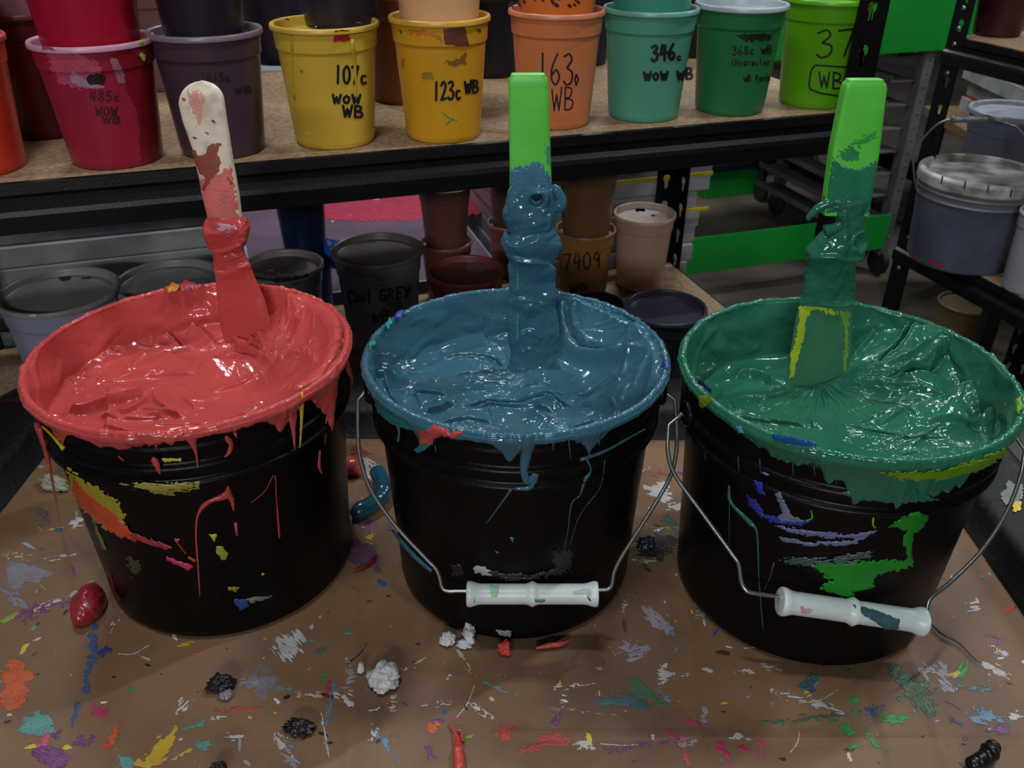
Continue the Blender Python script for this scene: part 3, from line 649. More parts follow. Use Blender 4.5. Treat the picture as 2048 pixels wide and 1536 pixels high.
STL = [('bump', (492, 664), .030, .014, 0, .007), ('groove', [(300, 687), (314, 676), (347, 674), (366, 692)], .0045, .0014), ('fold', [(437, 728), (397, 738), (361, 727), (332, 703)], .006, .0016, .014), ('fold', [(430, 696), (419, 686), (401, 669), (376, 664)], .0045, .0015, .008),
       ('groove', [(163, 738), (202, 718), (253, 707)], .003, .0012), ('fold', [(265, 700), (202, 715), (166, 735)], .003, .0014, .006), ('groove', [(197, 756), (159, 757), (148, 766), (160, 772)], .002, .001),
       ('fold', [(145, 833), (181, 830), (231, 812), (275, 796), (292, 788)], .007, .002, .012), ('fold', [(245, 838), (275, 822), (303, 797)], .004, .0014, .006), ('fold', [(318, 842), (340, 832), (369, 838)], .005, .0016, .006),
       ('groove', [(250, 845), (300, 838), (330, 826)], .0025, .0012), ('fold', [(440, 650), (470, 690), (510, 722), (545, 742)], .005, .0014, .008), ('fold', [(470, 655), (500, 690), (528, 728)], .005, .0014, .006), ('fold', [(505, 650), (512, 690), (533, 728)], .005, .0014, .006),
       ('fold', [(650, 640), (657, 682), (629, 708)], .008, .0022, .010), ('fold', [(560, 735), (600, 690), (622, 650), (634, 610)], .006, .0016, .009), ('ridge', [(578, 690), (584, 660), (600, 642), (616, 650), (614, 676), (596, 702), (580, 706)], .006, .0018),
       ('ridge', [(590, 684), (597, 664), (607, 658), (606, 676)], .004, .0014), ('fold', [(545, 640), (575, 622), (600, 600)], .007, .0016, .008), ('fold', [(560, 668), (580, 640), (592, 600)], .005, .0016, .007), ('fold', [(548, 612), (566, 596), (582, 580)], .006, .0016, .007),
       ('fan', (531, 738), 95, 175, .01, .045, .0016, 2.4), ('fan', (531, 738), -30, 90, .01, .05, .0016, 2.0), ('groove', [(540, 742), (600, 742), (640, 728)], .003, .0016), ('fold', [(640, 746), (590, 748), (540, 744)], .003, .0014, .006),
       ('ridge', [(163, 640), (202, 667), (236, 684)], .007, .0035), ('groove', [(392, 722), (440, 716), (470, 700)], .0025, .0012), ('fold', [(300, 755), (345, 752), (390, 756)], .002, .0012, .006)]
inkL = build_ink('L', .1760, shL, STL, .0035, lambda a: .006 + .022 * np.exp(-((a - 205) / 12) ** 2) + .008 * np.exp(-((a - 262) / 9) ** 2) + .030 * np.exp(-((a - 341) / 8) ** 2) + .016 * np.exp(-((a - 318) / 5) ** 2), 11,
                 'thick coral red ink with a smooth front and swirls around the white-handled knife', 58, foldamp=.0042)
def shM(X, Y): return -.004 * sg_((Y - .01) / .02) + sweep(X, Y, -40, 84, .030, .040) - .005 * G2(X, Y, .062, .02, .028, .035) + .004 * sg_((-Y - .05) / .02) + .009 * G2(X, Y, .018, -.0, .016, .03) + sweep(X, Y, 150, 215, .085, .016)
STM = [('bump', (1065, 748), .034, .012, 0, .007), ('groove', [(890, 706), (932, 703), (977, 709), (1006, 724)], .006, .0017), ('groove', [(784, 728), (803, 701), (837, 692)], .009, .0022), ('fold', [(1003, 790), (932, 790), (901, 806), (856, 806)], .005, .0015, .008),
       ('groove', [(932, 813), (992, 805), (1030, 810), (1068, 811), (1105, 803), (1136, 813)], .008, .002), ('fold', [(1110, 832), (1092, 846), (1070, 838), (1066, 820)], .006, .0016, .006), ('fold', [(1253, 799), (1238, 803), (1188, 803), (1162, 818)], .004, .0014, .007),
       ('fold', [(852, 826), (878, 822), (905, 810)], .005, .0014, .007), ('ridge', [(1113, 640), (1119, 690), (1143, 724), (1200, 743), (1256, 762), (1302, 769)], .010, .0052), ('groove', [(1127, 640), (1134, 690), (1158, 716), (1206, 732)], .004, .003),
       ('fold', [(1151, 675), (1188, 667), (1226, 644), (1249, 641), (1268, 663), (1271, 701), (1250, 735)], .009, .002, .012), ('fan', (1150, 700), -40, 60, .02, .07, .0012, 1.6), ('fold', [(1140, 620), (1150, 650), (1158, 690)], .005, .0018, .008),
       ('fold', [(1015, 720), (1000, 690), (960, 668), (930, 660)], .004, .0014, .01), ('fan', (1060, 756), 100, 250, .01, .05, .0011, 2.2), ('groove', [(1030, 776), (1055, 780), (1085, 779)], .004, .0014), ('groove', [(905, 748), (940, 740), (985, 745), (1025, 738)], .004, .0016),
       ('fold', [(1290, 690), (1262, 730), (1215, 745)], .006, .002, .008), ('groove', [(1095, 790), (1150, 786), (1200, 800)], .0022, .0012), ('ridge', [(745, 690), (765, 730), (782, 770)], .006, .004), ('groove', [(760, 760), (775, 800), (800, 822)], .004, .0018),
       ('bump', (1092, 822), .014, .006, 0, -.004), ('fold', [(820, 790), (850, 780), (900, 786)], .003, .0012, .006), ('fold', [(1000, 760), (960, 764), (925, 758)], .003, .0012, .005), ('fold', [(880, 850), (930, 838), (990, 848)], .003, .0012, .006)]
inkM = build_ink('M', .1735, shM, STM, .0034, lambda a: .006 + .012 * np.exp(-((a - 215) / 14) ** 2) + .013 * np.exp(-((a - 236) / 5) ** 2) + .014 * np.exp(-((a - 268) / 4) ** 2) + .016 * np.exp(-((a - 298) / 5) ** 2), 23,
                 'thick slate blue ink with deep folds in front and a scooped bowl on the right', 46)
def shR(X, Y):
    return -.012 * sg_((Y - .030) / .012) * sg_((-X + .020) / .012) + .002 + .010 * sg_((-Y - .04) / .02) + .020 * G2(X, Y, .062, .030, .034, .040) + .016 * G2(X, Y, .058, -.020, .040, .022) + .010 * G2(X, Y, .040, .060, .02, .02) + sweep(X, Y, 10, 75, .06, .022) - .012 * G2(X, Y, .098, -.03, .010, .030) + .012 * G2(X, Y, .085, .06, .02, .02)
STR = [('bump', (1635, 766), .034, .008, 0, .003), ('groove', [(1743, 761), (1776, 745), (1807, 712), (1838, 690)], .009, .002), ('groove', [(1755, 785), (1824, 782), (1859, 764), (1907, 705)], .006, .0018), ('fold', [(1948, 785), (1915, 796), (1859, 797), (1772, 797)], .009, .0024, .014),
       ('fold', [(1955, 792), (1973, 820), (1950, 846), (1910, 848), (1859, 835)], .010, .003, .016), ('groove', [(1731, 811), (1775, 838), (1817, 861)], .003, .0013), ('fold', [(1478, 827), (1547, 842), (1617, 849)], .003, .0012, .006),
       ('bump', (1992, 762), .016, .016, 0, .016, 1.5), ('groove', [(1962, 746), (1990, 756), (2020, 740)], .004, .0014), ('groove', [(1992, 800), (2002, 770), (2020, 745)], .003, .0014), ('fan', (1640, 748), 195, 355, .012, .075, .0016, 2.6),
       ('fold', [(1850, 700), (1880, 706), (1905, 690), (1900, 660), (1862, 640), (1820, 650), (1800, 690)], .008, .002, .010), ('fold', [(1770, 790), (1830, 770), (1880, 740), (1920, 730)], .006, .0018, .009), ('fold', [(1740, 770), (1800, 764), (1850, 742), (1890, 700)], .005, .0018, .008),
       ('fold', [(1905, 650), (1930, 690), (1925, 720)], .006, .002, .01), ('fold', [(1480, 730), (1510, 722), (1545, 736), (1555, 750)], .007, .002, .010), ('fold', [(1700, 740), (1712, 720), (1740, 706)], .006, .002, .008), ('fold', [(1750, 820), (1820, 818), (1880, 838)], .005, .0016, .008),
       ('ridge', [(1790, 604), (1786, 630), (1770, 650)], .010, .004), ('bump', (1770, 625), .014, .012, 0, .016, 1.3), ('fold', [(1835, 870), (1880, 866), (1930, 872)], .003, .0013, .006), ('groove', [(1760, 830), (1800, 838), (1850, 848)], .0022, .0012),
       ('fold', [(1930, 670), (1960, 700), (1990, 715)], .006, .002, .008)]
inkR = build_ink('R', .1690, shR, STR, .0040, lambda a: .006 + .010 * np.exp(-((a - 232) / 12) ** 2) + .026 * np.exp(-(((a - 272) / 26) ** 4)) + .010 * np.exp(-((a - 312) / 16) ** 2), 37,
                 'thick dark green ink heaped on the right with rays spreading from the knife', 56, foldamp=.003)

# ------------------------------------------------------------------ drips and strands on the pails
def strand(mapf, pts, w, parent, m, lift=.4, name='drip', n=8):
    p = smooth(pts, 6); q = np.linspace(0, 1, len(p)); ww = np.interp(q, np.linspace(0, 1, len(w)), w) * np.clip(q * 5 + (.35 if w[0] > 10 else .8), 0, 1)
    ww = ww * (1 + .25 * pn(q * 9 + pts[0][0], q * 3, 4)); Q, N = mapf(p[:, 0], p[:, 1]); d = (Q - CAM) @ FW; r = np.maximum(ww * d / F / 2, .00025)
    T = np.gradient(Q, axis=0); T /= np.linalg.norm(T, axis=1)[:, None] + 1e-12; S = np.cross(T, N); S /= np.linalg.norm(S, axis=1)[:, None] + 1e-12
    hN = np.minimum(r * .8, .0016 + r * .18); V = []; n = 12
    for k in range(n): a = 2 * math.pi * k / n; V.append(Q + S * (r * math.cos(a))[:, None] + N * (hN * math.sin(a) + r * 0 + (lift > 1) * .0016)[:, None])
    V = np.array(V).transpose(1, 0, 2); f = [tuple(k) for k in grid_faces(len(p), n, True)] + [tuple(range(n))[::-1], tuple(range((len(p) - 1) * n, len(p) * n))]
    return mesh_obj(name, V.reshape(-1, 3), f, m, parent, True)
def patch(mapf, pts, col, parent, amp=3, streak=None, seed=0, dome=.0008, name='paint_smear', step=1.6, lift=.0004, rough=.35, fs=.12):
    m = col if isinstance(col, bpy.types.Material) else simple(col, rough)
    v, f = mask_mesh(f_poly(pts, amp, fs, seed, streak), bb(pts, 8), step, mapf, lift, dome)
    if f: return mesh_obj(name, v, f, m, parent)
c = CM['L']; RI = INK['L']
for pts, w in [([(378, 862), (392, 905), (396, 938)], (26, 6, 2)), ([(452, 872), (462, 888), (458, 905), (450, 914)], (16, 10, 9, 3)), ([(583, 808), (586, 850), (590, 900)], (44, 12, 2)), ([(660, 750), (662, 830), (664, 862)], (60, 22, 3)), ([(630, 775), (634, 815)], (14, 3)),
               ([(690, 720), (702, 760), (700, 778)], (26, 14, 2)), ([(300, 864), (310, 885), (314, 900)], (26, 8, 2)), ([(74, 845), (86, 880), (98, 925)], (50, 26, 8)), ([(470, 865), (474, 876)], (10, 3)), ([(306, 914), (314, 930), (320, 948)], (12, 14, 3)), ([(236, 912), (248, 922)], (12, 3)), ([(640, 900), (638, 930), (644, 948)], (5, 8, 3)), ([(655, 800), (650, 890)], (8, 2))]:
    strand(c, pts, w, inkL, RI, .1)
patch(c, [(268, 862), (345, 866), (372, 862), (358, 880), (345, 890), (325, 884), (300, 892), (278, 880)], RI, inkL, 2, dome=.002, name='drip')
YEL = (206, 176, 40); ORG = (198, 76, 44); PT_ = PT['L']
mb = MB(); pz = at(76, 925, .16); tb = at(120, 1045, .002); pz = CM['L'](np.array([98.]), np.array([925.]))[0][0] if True else pz
mb.tube(np.linspace(pz, [tb[0], tb[1], .002], 10), np.linspace(.0012, .00045, 10), 6); mb.build('drip', RI, inkL, True)
strand(c, [(84, 852), (105, 872), (128, 898)], (5, 6, 12), PT_, simple(YEL), name='paint_smear'); strand(c, [(604, 785), (603, 840), (600, 895)], (14, 7, 3), PT_, simple(YEL), name='paint_smear')
patch(c, [(100, 850), (125, 858), (136, 870), (126, 886), (112, 872)], ORG, PT_, 2, seed=3, dome=.0015); patch(c, [(222, 868), (250, 872), (272, 882), (250, 886), (230, 884)], (220, 60, 40), PT_, 3, seed=4); patch(c, [(324, 916), (362, 916), (362, 922), (328, 924)], (214, 196, 30), PT_, 2, seed=5)
patch(c, [(172, 865), (186, 870), (182, 884)], ORG, PT_, 2, seed=6)
patch(c, [(128, 932), (160, 952), (235, 1000), (250, 1030), (250, 1060), (215, 1060), (178, 1030), (150, 1000)], (168, 150, 44), PT_, 6, (.75, .8), 7); patch(c, [(150, 955), (170, 980), (222, 1020), (262, 1058), (268, 1076), (240, 1072), (200, 1046), (160, 1010), (146, 980)], ORG, PT_, 4, (.75, .5), 8, lift=.0011)
patch(c, [(255, 1060), (300, 1075), (345, 1092), (330, 1098), (280, 1082), (250, 1074)], (150, 48, 56), PT_, 3, (.35, .6), 9, lift=.0008); patch(c, [(240, 966), (330, 966), (400, 964), (398, 974), (340, 990), (300, 984)], (150, 140, 60), PT_, 5, (.1, 1.1), 10)
patch(c, [(332, 1112), (350, 1118), (388, 1132), (378, 1142), (356, 1130), (334, 1120)], (196, 50, 90), PT_, 2, seed=11); patch(c, [(375, 1110), (392, 1120), (388, 1124), (376, 1116)], (210, 70, 40), PT_, 1, seed=12)
strand(c, [(350, 1080), (362, 1095), (372, 1108)], (3, 2, 2), PT_, simple(ORG), name='paint_smear'); patch(c, [(348, 1076), (360, 1078), (354, 1086)], ORG, PT_, 1)
strand(c, [(456, 972), (452, 990), (415, 1005), (396, 1030), (392, 1070), (396, 1130), (400, 1193)], (4, 18, 10, 5, 3, 4, 2), PT_, RI, .2, 'paint_smear'); strand(c, [(456, 985), (464, 1000), (467, 1022)], (14, 10, 3), PT_, RI, .2, 'paint_smear')
strand(c, [(471, 1045), (474, 1070)], (8, 6), PT_, RI, .1, 'paint_smear'); strand(c, [(502, 1006), (530, 982), (549, 951), (553, 1000), (559, 1075)], (1.6, 1.6, 2, 2, 5), PT_, RI, .3, 'paint_smear')
patch(c, [(418, 1068), (434, 1068), (430, 1084), (424, 1078)], (180, 180, 40), PT_, 1.5, seed=13); patch(c, [(430, 1092), (445, 1092), (456, 1108), (448, 1124), (436, 1110)], (150, 152, 50), PT_, 3, seed=14); patch(c, [(455, 1172), (478, 1174), (472, 1184), (458, 1180)], (150, 140, 40), PT_, 2, seed=15)
patch(c, [(468, 1198), (490, 1196), (500, 1210), (480, 1222)], (36, 76, 150), PT_, 3, seed=16); patch(c, [(490, 1196), (545, 1190), (540, 1196), (500, 1206)], (120, 120, 110), PT_, 2, (0, .9), 17); patch(c, [(520, 1144), (530, 1146), (524, 1152)], (190, 180, 40), PT_, 1)
patch(c, [(250, 1110), (280, 1120), (284, 1140), (265, 1150)], (60, 58, 44), PT_, 5, (.8, .8), 18); patch(c, [(220, 1140), (232, 1180), (245, 1200), (232, 1198), (222, 1170)], (90, 24, 28), PT_, 3, (1.2, .6), 19); patch(c, [(180, 1020), (215, 1100), (205, 1096), (186, 1050)], (110, 110, 44), PT_, 2, (1.1, .7), 20)

c = CM['M']; BI = INK['M']; PT_ = PT['M']
for pts, w in [([(1058, 868), (1054, 900), (1048, 940), (1056, 962), (1072, 950), (1060, 974), (1030, 978)], (56, 24, 16, 18, 12, 12, 7)), ([(1022, 978), (1010, 996), (972, 1048)], (8, 4, 2)), ([(790, 835), (798, 862), (796, 882)], (14, 6, 7)), ([(1180, 862), (1176, 890), (1180, 915)], (20, 8, 3)),
               ([(1200, 855), (1198, 890)], (14, 5)), ([(1108, 868), (1106, 900)], (8, 4)), ([(1172, 915), (1182, 940), (1170, 960), (1160, 990), (1143, 1008), (1136, 1060), (1128, 1100)], (5, 4, 10, 3, 3, 2, 1.5)), ([(1210, 920), (1200, 975), (1160, 1030), (1140, 1090)], (2, 1.6, 1.5, 1.2)), ([(1136, 868), (1142, 922)], (3, 2)), ([(870, 890), (872, 905)], (3, 2))]:
    strand(c, pts, w, inkM, BI, .1)
for pts, w in [([(1150, 858), (1185, 872), (1215, 862)], (3, 3, 3)), ([(1160, 920), (1210, 902), (1250, 880), (1290, 858)], (9, 7, 6, 4))]: strand(c, pts, w, inkM, BI, .2)
patch(c, [(836, 858), (870, 850), (905, 862), (930, 862), (915, 876), (880, 872), (862, 890), (842, 886)], RI, PT_, 4, seed=31, dome=.0022, fs=.08); patch(c, [(826, 900), (850, 884), (868, 884), (850, 900), (836, 906)], (40, 110, 110), PT_, 2, seed=32)
TEAL2 = simple((44, 128, 122), .25)
patch(c, [(752, 800), (775, 822), (820, 846), (868, 862), (820, 858), (780, 842), (758, 822)], TEAL2, PT_, 3, seed=33, lift=.0016)
patch(c, [(944, 1134), (962, 1130), (985, 1140), (990, 1152), (965, 1150), (950, 1146)], (176, 168, 176), PT_, 3, (.3, .5), 34); patch(c, [(970, 1140), (1060, 1150), (1140, 1130), (1130, 1146), (1050, 1162), (980, 1156)], (44, 40, 44), PT_, 5, (0, 1.1), 35)
patch(c, [(1018, 1072), (1028, 1074), (1026, 1086)], (44, 120, 120), PT_, 1); patch(c, [(990, 1100), (998, 1104), (994, 1108)], (120, 100, 110), PT_, 1); patch(c, [(990, 1258), (1024, 1262), (1020, 1272), (1000, 1270)], (150, 146, 152), PT_, 3, seed=36)
patch(c, [(903, 1130), (925, 1128), (928, 1150), (905, 1152)], (30, 28, 30), PT_, 3, (1, .8), 37); patch(c, [(1100, 1100), (1150, 1098), (1140, 1140), (1110, 1150)], (24, 30, 38), PT_, 5, (.8, .9), 38)

c = CM['R']; GI = INK['R']; PT_ = PT['R']
patch(c, [(1494, 990), (1512, 1000), (1530, 1028), (1570, 1036), (1630, 1042), (1600, 1052), (1550, 1046), (1520, 1034), (1498, 1010)], (44, 56, 160), PT_, 3, (.3, .5), 41); patch(c, [(1508, 960), (1524, 965), (1530, 990), (1514, 984)], (44, 56, 170), PT_, 3, seed=42)
patch(c, [(1550, 988), (1560, 982), (1568, 1000), (1584, 1030), (1620, 1046), (1560, 1046), (1554, 1030), (1566, 1026), (1558, 1004)], (112, 122, 156), PT_, 2, seed=43)
patch(c, [(1550, 1050), (1620, 1060), (1700, 1068), (1752, 1060), (1730, 1076), (1660, 1076), (1580, 1066)], (104, 108, 160), PT_, 3, (.1, .6), 44); patch(c, [(1556, 1072), (1620, 1084), (1700, 1080), (1740, 1070), (1700, 1090), (1620, 1092), (1570, 1086)], (104, 112, 150), PT_, 3, (.1, .6), 45)
patch(c, [(1560, 1120), (1600, 1112), (1640, 1118), (1700, 1108), (1750, 1100), (1740, 1116), (1660, 1128), (1580, 1130)], (60, 84, 84), PT_, 5, (-.1, 1.1), 46)
BG = (14, 132, 30)
patch(c, [(1616, 1128), (1660, 1124), (1720, 1122), (1820, 1118), (1826, 1132), (1760, 1150), (1745, 1160), (1750, 1172), (1712, 1184), (1704, 1200), (1740, 1212), (1700, 1206), (1672, 1188), (1640, 1178), (1648, 1166), (1664, 1160), (1640, 1146)], BG, PT_, 5, (.45, .45), 47, fs=.1)
patch(c, [(1776, 1054), (1800, 1036), (1830, 1022), (1858, 1032), (1848, 1052), (1828, 1066), (1822, 1100), (1826, 1128), (1812, 1128), (1812, 1104), (1804, 1082), (1812, 1062), (1796, 1056)], BG, PT_, 3, seed=48)
strand(c, [(1622, 1020), (1624, 1036), (1610, 1042)], (2, 4, 3), PT_, simple((70, 190, 30)), name='paint_smear'); strand(c, [(1747, 1034), (1746, 1050), (1752, 1056)], (5, 3, 2), PT_, simple((150, 190, 40)), name='paint_smear')
strand(c, [(1458, 970), (1462, 1005), (1500, 1045), (1514, 1068), (1518, 1160), (1526, 1260)], (6, 8, 12, 5, 2, 2), PT_, GI, .15, 'paint_smear'); strand(c, [(1459, 975), (1458, 1100)], (2, 1.2), PT_, GI, .2, 'paint_smear'); strand(c, [(1548, 1125), (1538, 1160), (1528, 1180)], (4, 2, 1.5), PT_, simple((60, 66, 70)), name='paint_smear')
patch(c, [(1680, 984), (1760, 972), (1830, 980), (1880, 1000), (1800, 1006), (1720, 1000)], GI, PT_, 3, seed=49); patch(c, [(1760, 940), (1880, 935), (1960, 910), (2000, 890), (2010, 900), (1960, 935), (1880, 955), (1800, 955)], (104, 150, 20), PT_, 4, (-.2, .7), 50, lift=.003)
patch(c, [(1548, 862), (1600, 872), (1634, 880), (1634, 890), (1580, 884), (1550, 874)], (16, 84, 150), PT_, 2, seed=51, lift=.003); patch(c, [(1476, 850), (1488, 848), (1492, 862), (1482, 864)], (80, 150, 190), PT_, 2, seed=52, lift=.003); patch(c, [(1402, 790), (1430, 790), (1422, 806), (1408, 816), (1402, 804)], (124, 150, 30), PT_, 3, seed=53, lift=.002)
patch(c, [(1520, 942), (1540, 948), (1536, 952)], (130, 140, 180), PT_, 1); patch(c, [(1400, 752), (1430, 778), (1428, 784), (1404, 766)], (40, 26, 90), PT_, 2, seed=54, lift=.003)
for k in range(9): x = 1410 + k * 52 + (k * 37) % 23; strand(c, [(x, 905 + (x - 1410) * .12), (x + 2, 925 + (x - 1410) * .12 + (k * 13) % 17)], (3, 1.5), inkR, GI, .2)

# ------------------------------------------------------------------ bail handles
def bail(PTX, C, sc2, ear_px, ear2_px, wire_px, g0, g1, earz=.182, gr=.0085, stains=()):
    """wire through ears and grip, all in the plane they define"""
    E1, E2 = [np.array([C[0] + .122 * sc2 * math.cos(math.radians(a)), C[1] + .122 * sc2 * math.sin(math.radians(a)), earz]) for a in (ear_px, ear2_px)]
    gm = ((g0[0] + g1[0]) / 2, (g0[1] + g1[1]) / 2); Q, N = map_cone((C[0], C[1], 0), [(r * sc2 + gr + .002, z) for r, z in CPROF])(np.array([gm[0]]), np.array([gm[1]])); Q = Q[0]
    PN = np.cross(E2 - E1, Q - E1); PN /= np.linalg.norm(PN)
    if PN[1] > 0: PN = -PN
    W = smooth(wire_px, 8); P = on(W[:, 0], W[:, 1], Q, PN); P = np.vstack([E1 + (E1 - np.array([C[0], C[1], earz])) * -.08, E1, P, E2, E2 + (E2 - np.array([C[0], C[1], earz])) * -.08]) if True else P
    # keep the wire off the flared collar
    for q in P:
        d = math.hypot(q[0] - C[0], q[1] - C[1]); mn = np.interp(q[2], [z for r, z in CPROF], [r * sc2 for r, z in CPROF]) + .0025
        if d < mn and q[2] < .2 and not (abs(q[2] - earz) < 1e-6): q[0] = C[0] + (q[0] - C[0]) * mn / d; q[1] = C[1] + (q[1] - C[1]) * mn / d
    mb = MB(); mb.tube(P, .0016, 10); mb.build('bail_wire', WIRE, PTX, True)
    for E in (E1, E2):
        n = E - np.array([C[0], C[1], earz]); n /= np.linalg.norm(n); mb = MB(); t = np.cross(K, n)
        mb.lathe(E - n * .007, [(.0105, 0), (.0105, .004), (.008, .0065), (.0045, .0072), (.0001, .0072)], 24, axes=(t, K, n)); mb.build('bail_ear', PAILM, PTX, True)
    GA, GB = on(*g0, Q, PN), on(*g1, Q, PN); ax = GB - GA; L = np.linalg.norm(ax); ax /= L; y = PN; x = np.cross(y, ax); mb = MB()
    g = gr; prof = [(g * .45, 0), (g * 1.08, .0002), (g * 1.16, .0015), (g * 1.14, .004), (g * .96, .009), (g * .93, .012), (g * .93, L * .5 - .005), (g * 1.0, L * .5 - .003), (g * 1.16, L * .5), (g * 1.0, L * .5 + .003), (g * .93, L * .5 + .005), (g * .93, L - .012), (g * .96, L - .009), (g * 1.14, L - .004), (g * 1.16, L - .0015), (g * 1.08, L - .0002), (g * .45, L)]
    mb.lathe(GA, prof, 48, axes=(x, y, ax)); gp = mb.build('handle_grip', GRIP, PTX, True)
    def mp(px, py):
        d = rays(px, py); o = CAM - GA; d2 = d - np.outer(d @ ax, ax); o2 = o - (o @ ax) * ax; rr = g * 1.0
        A_ = (d2 * d2).sum(1); B_ = d2 @ o2; D_ = np.maximum(B_ ** 2 - A_ * (o2 @ o2 - rr * rr), 0); t = (-B_ - np.sqrt(D_)) / A_; q = CAM + d * t[:, None]
        s = (q - GA) @ ax; n = q - GA - np.outer(s, ax); n /= np.linalg.norm(n, axis=1)[:, None]; return q, n
    for pts, col, st in stains: patch(mp, pts, col, gp, 1.5, st, 3, .0003, 'paint_smear', 1.3)
    return P
bail(PT['M'], PC['M'], 1., 184, -4, [(716, 800), (716, 860), (720, 915), (742, 980), (790, 1050), (850, 1115), (872, 1138), (880, 1158), (884, 1174), (896, 1182), (935, 1182), (1065, 1186), (1196, 1180), (1216, 1178), (1224, 1168), (1228, 1145), (1244, 1112), (1290, 1040), (1335, 965), (1350, 920), (1354, 870), (1350, 800)],
     (933, 1188), (1196, 1188), stains=[([(980, 1172), (998, 1174), (994, 1192), (982, 1192)], (150, 205, 160), (0, .6)), ([(934, 1190), (950, 1196), (948, 1210), (934, 1210)], (60, 150, 150), None), ([(1060, 1196), (1090, 1200), (1084, 1206), (1062, 1204)], (70, 110, 110), (0, .5)), ([(1140, 1176), (1190, 1180), (1190, 1190), (1150, 1186)], (176, 196, 182), (0, .8)), ([(1170, 1190), (1182, 1198), (1192, 1206), (1180, 1202)], (60, 80, 90), None)])
bail(PT['R'], PC['R'], 1.04, 188, 8, [(1337, 850), (1336, 905), (1350, 950), (1400, 1020), (1462, 1105), (1477, 1128), (1482, 1160), (1490, 1178), (1505, 1186), (1560, 1194), (1700, 1218), (1848, 1240), (1853, 1222), (1862, 1196), (1900, 1165), (1960, 1105), (2010, 1030), (2040, 955), (2050, 900)],
     (1559, 1202), (1849, 1244), gr=.0092, stains=[([(1700, 1208), (1720, 1212), (1760, 1224), (1800, 1240), (1796, 1258), (1770, 1258), (1744, 1240), (1720, 1226)], (58, 88, 100), None), ([(1600, 1214), (1624, 1220), (1620, 1228), (1604, 1226)], (214, 150, 160), (0, .7))])
strand(CM['M'], [(790, 1062), (830, 1108), (866, 1140)], (9, 12, 8), PT['M'], BI, 2.2, 'paint_smear')

# ================================================================== ink knives
def loft(name, st, P0, N, m, parent, ex=5., nseg=150, ncirc=56, disp=None, back=0., close=(True, True), rnd_top=0):
    """stations (py, xl, xr, thickness) turned into a closed solid standing in its own plane"""
    N = np.asarray(N, float); st = np.array(st, float); ys = np.linspace(st[0, 0], st[-1, 0], nseg)
    # pchip-like smooth interpolation
    def ip(k):
        v = np.interp(ys, st[:, 0], st[:, k]); ker = np.array([1, 2, 3, 2, 1.]) / 9; vp = np.pad(v, 2, mode='edge'); w = np.convolve(vp, ker, 'valid'); w[0] = v[0]; w[-1] = v[-1]; return w
    xl, xr, th = ip(1), ip(2), ip(3)
    L = on(xl, ys, P0, N); R = on(xr, ys, P0, N); C = (L + R) / 2; H = (R - L) / 2
    ang = np.linspace(0, 2 * math.pi, ncirc, endpoint=False); ca, sa = np.cos(ang), np.sin(ang)
    e = 2. / ex; cx = np.sign(ca) * np.abs(ca) ** e; sx = np.sign(sa) * np.abs(sa) ** e
    V = C[:, None, :] + H[:, None, :] * cx[None, :, None] + N[None, None, :] * (th[:, None] / 2 * sx[None, :])[..., None] - N * back
    if disp is not None:
        hw = np.linalg.norm(H, axis=1); lat = H / hw[:, None]
        px = xl[:, None] + (xr - xl)[:, None] * (cx + 1)[None, :] / 2; py = np.repeat(ys[:, None], ncirc, 1)
        nx, ny = ca / 1., sa; dd = disp(px, py, sa[None, :] + 0 * px)
        V = V + dd[..., None] * (lat[:, None, :] * nx[None, :, None] + N[None, None, :] * ny[None, :, None])
    caps = []
    n, c = V.shape[:2]; verts = [V]
    # rounded end rings
    def ring(i, sgn, r=.0012):
        out = []; ctr = V[i].mean(0); up = np.cross(lat_(H[i]), N); up /= np.linalg.norm(up)
        if up[2] < 0: up = -up
        r = .0002 if np.linalg.norm(H[i]) < .008 else .0012
        for k in (1, 2, 3):
            a = math.pi / 2 * k / 3; out.append(ctr + (V[i] - ctr) * (1 - .04 * (1 - math.cos(a)) - (.02 if k == 3 else 0)) + up * sgn * r * math.sin(a))
        return np.array(out)
    def lat_(h): return h / np.linalg.norm(h)
    top = ring(0, 1)[::-1]; bot = ring(n - 1, -1)
    VV = np.concatenate([top, V, bot], 0); n = VV.shape[0]
    f = [tuple(q) for q in grid_faces(n, c, True)] + [tuple(range(c))[::-1], tuple(range((n - 1) * c, n * c))]
    return mesh_obj(name, VV.reshape(-1, 3), f, m, parent, True)
def ridges(lines, base=0.):
    """front face modelling from pixel strokes: (pts, amp, w1, w2, kind)"""
    def f(px, py, fr):
        d0 = np.zeros(px.shape) + base
        for pts, am, w1, w2, kind in lines:
            p = smooth(pts, 6); d, sg, t = pl_dist(px, py, p); tp = np.clip(np.sin(np.pi * np.clip(t, .04, .96)) * 2.5, 0, 1) * np.clip(fr * 2 + .3, 0, 1)
            if kind == 'f': d0 += tp * am * np.where(sg > 0, np.exp(-d / w2), np.exp(-(d / w1) ** 2))
            elif kind == 'r': d0 += tp * am * np.exp(-(d / w1) ** 2)
            else: d0 += -np.clip(fr * 2 + .3, 0, 1) * am * np.exp(-(d / w1) ** 4)
        return d0
    return f
LEAN = math.radians(3); KN = np.array([0, -math.cos(LEAN), math.sin(LEAN)])
WHITEP = mat('worn_white_plastic', srgb(226, 214, 192), .45, col2=srgb(196, 178, 158), cscale=60, cmin=.38, cmax=.55, bump=.15, bscale=200)
GREENP = mat('bright_green_plastic', srgb(92, 200, 66), .42, col2=srgb(84, 190, 60), cscale=30, bump=.06, bscale=200)
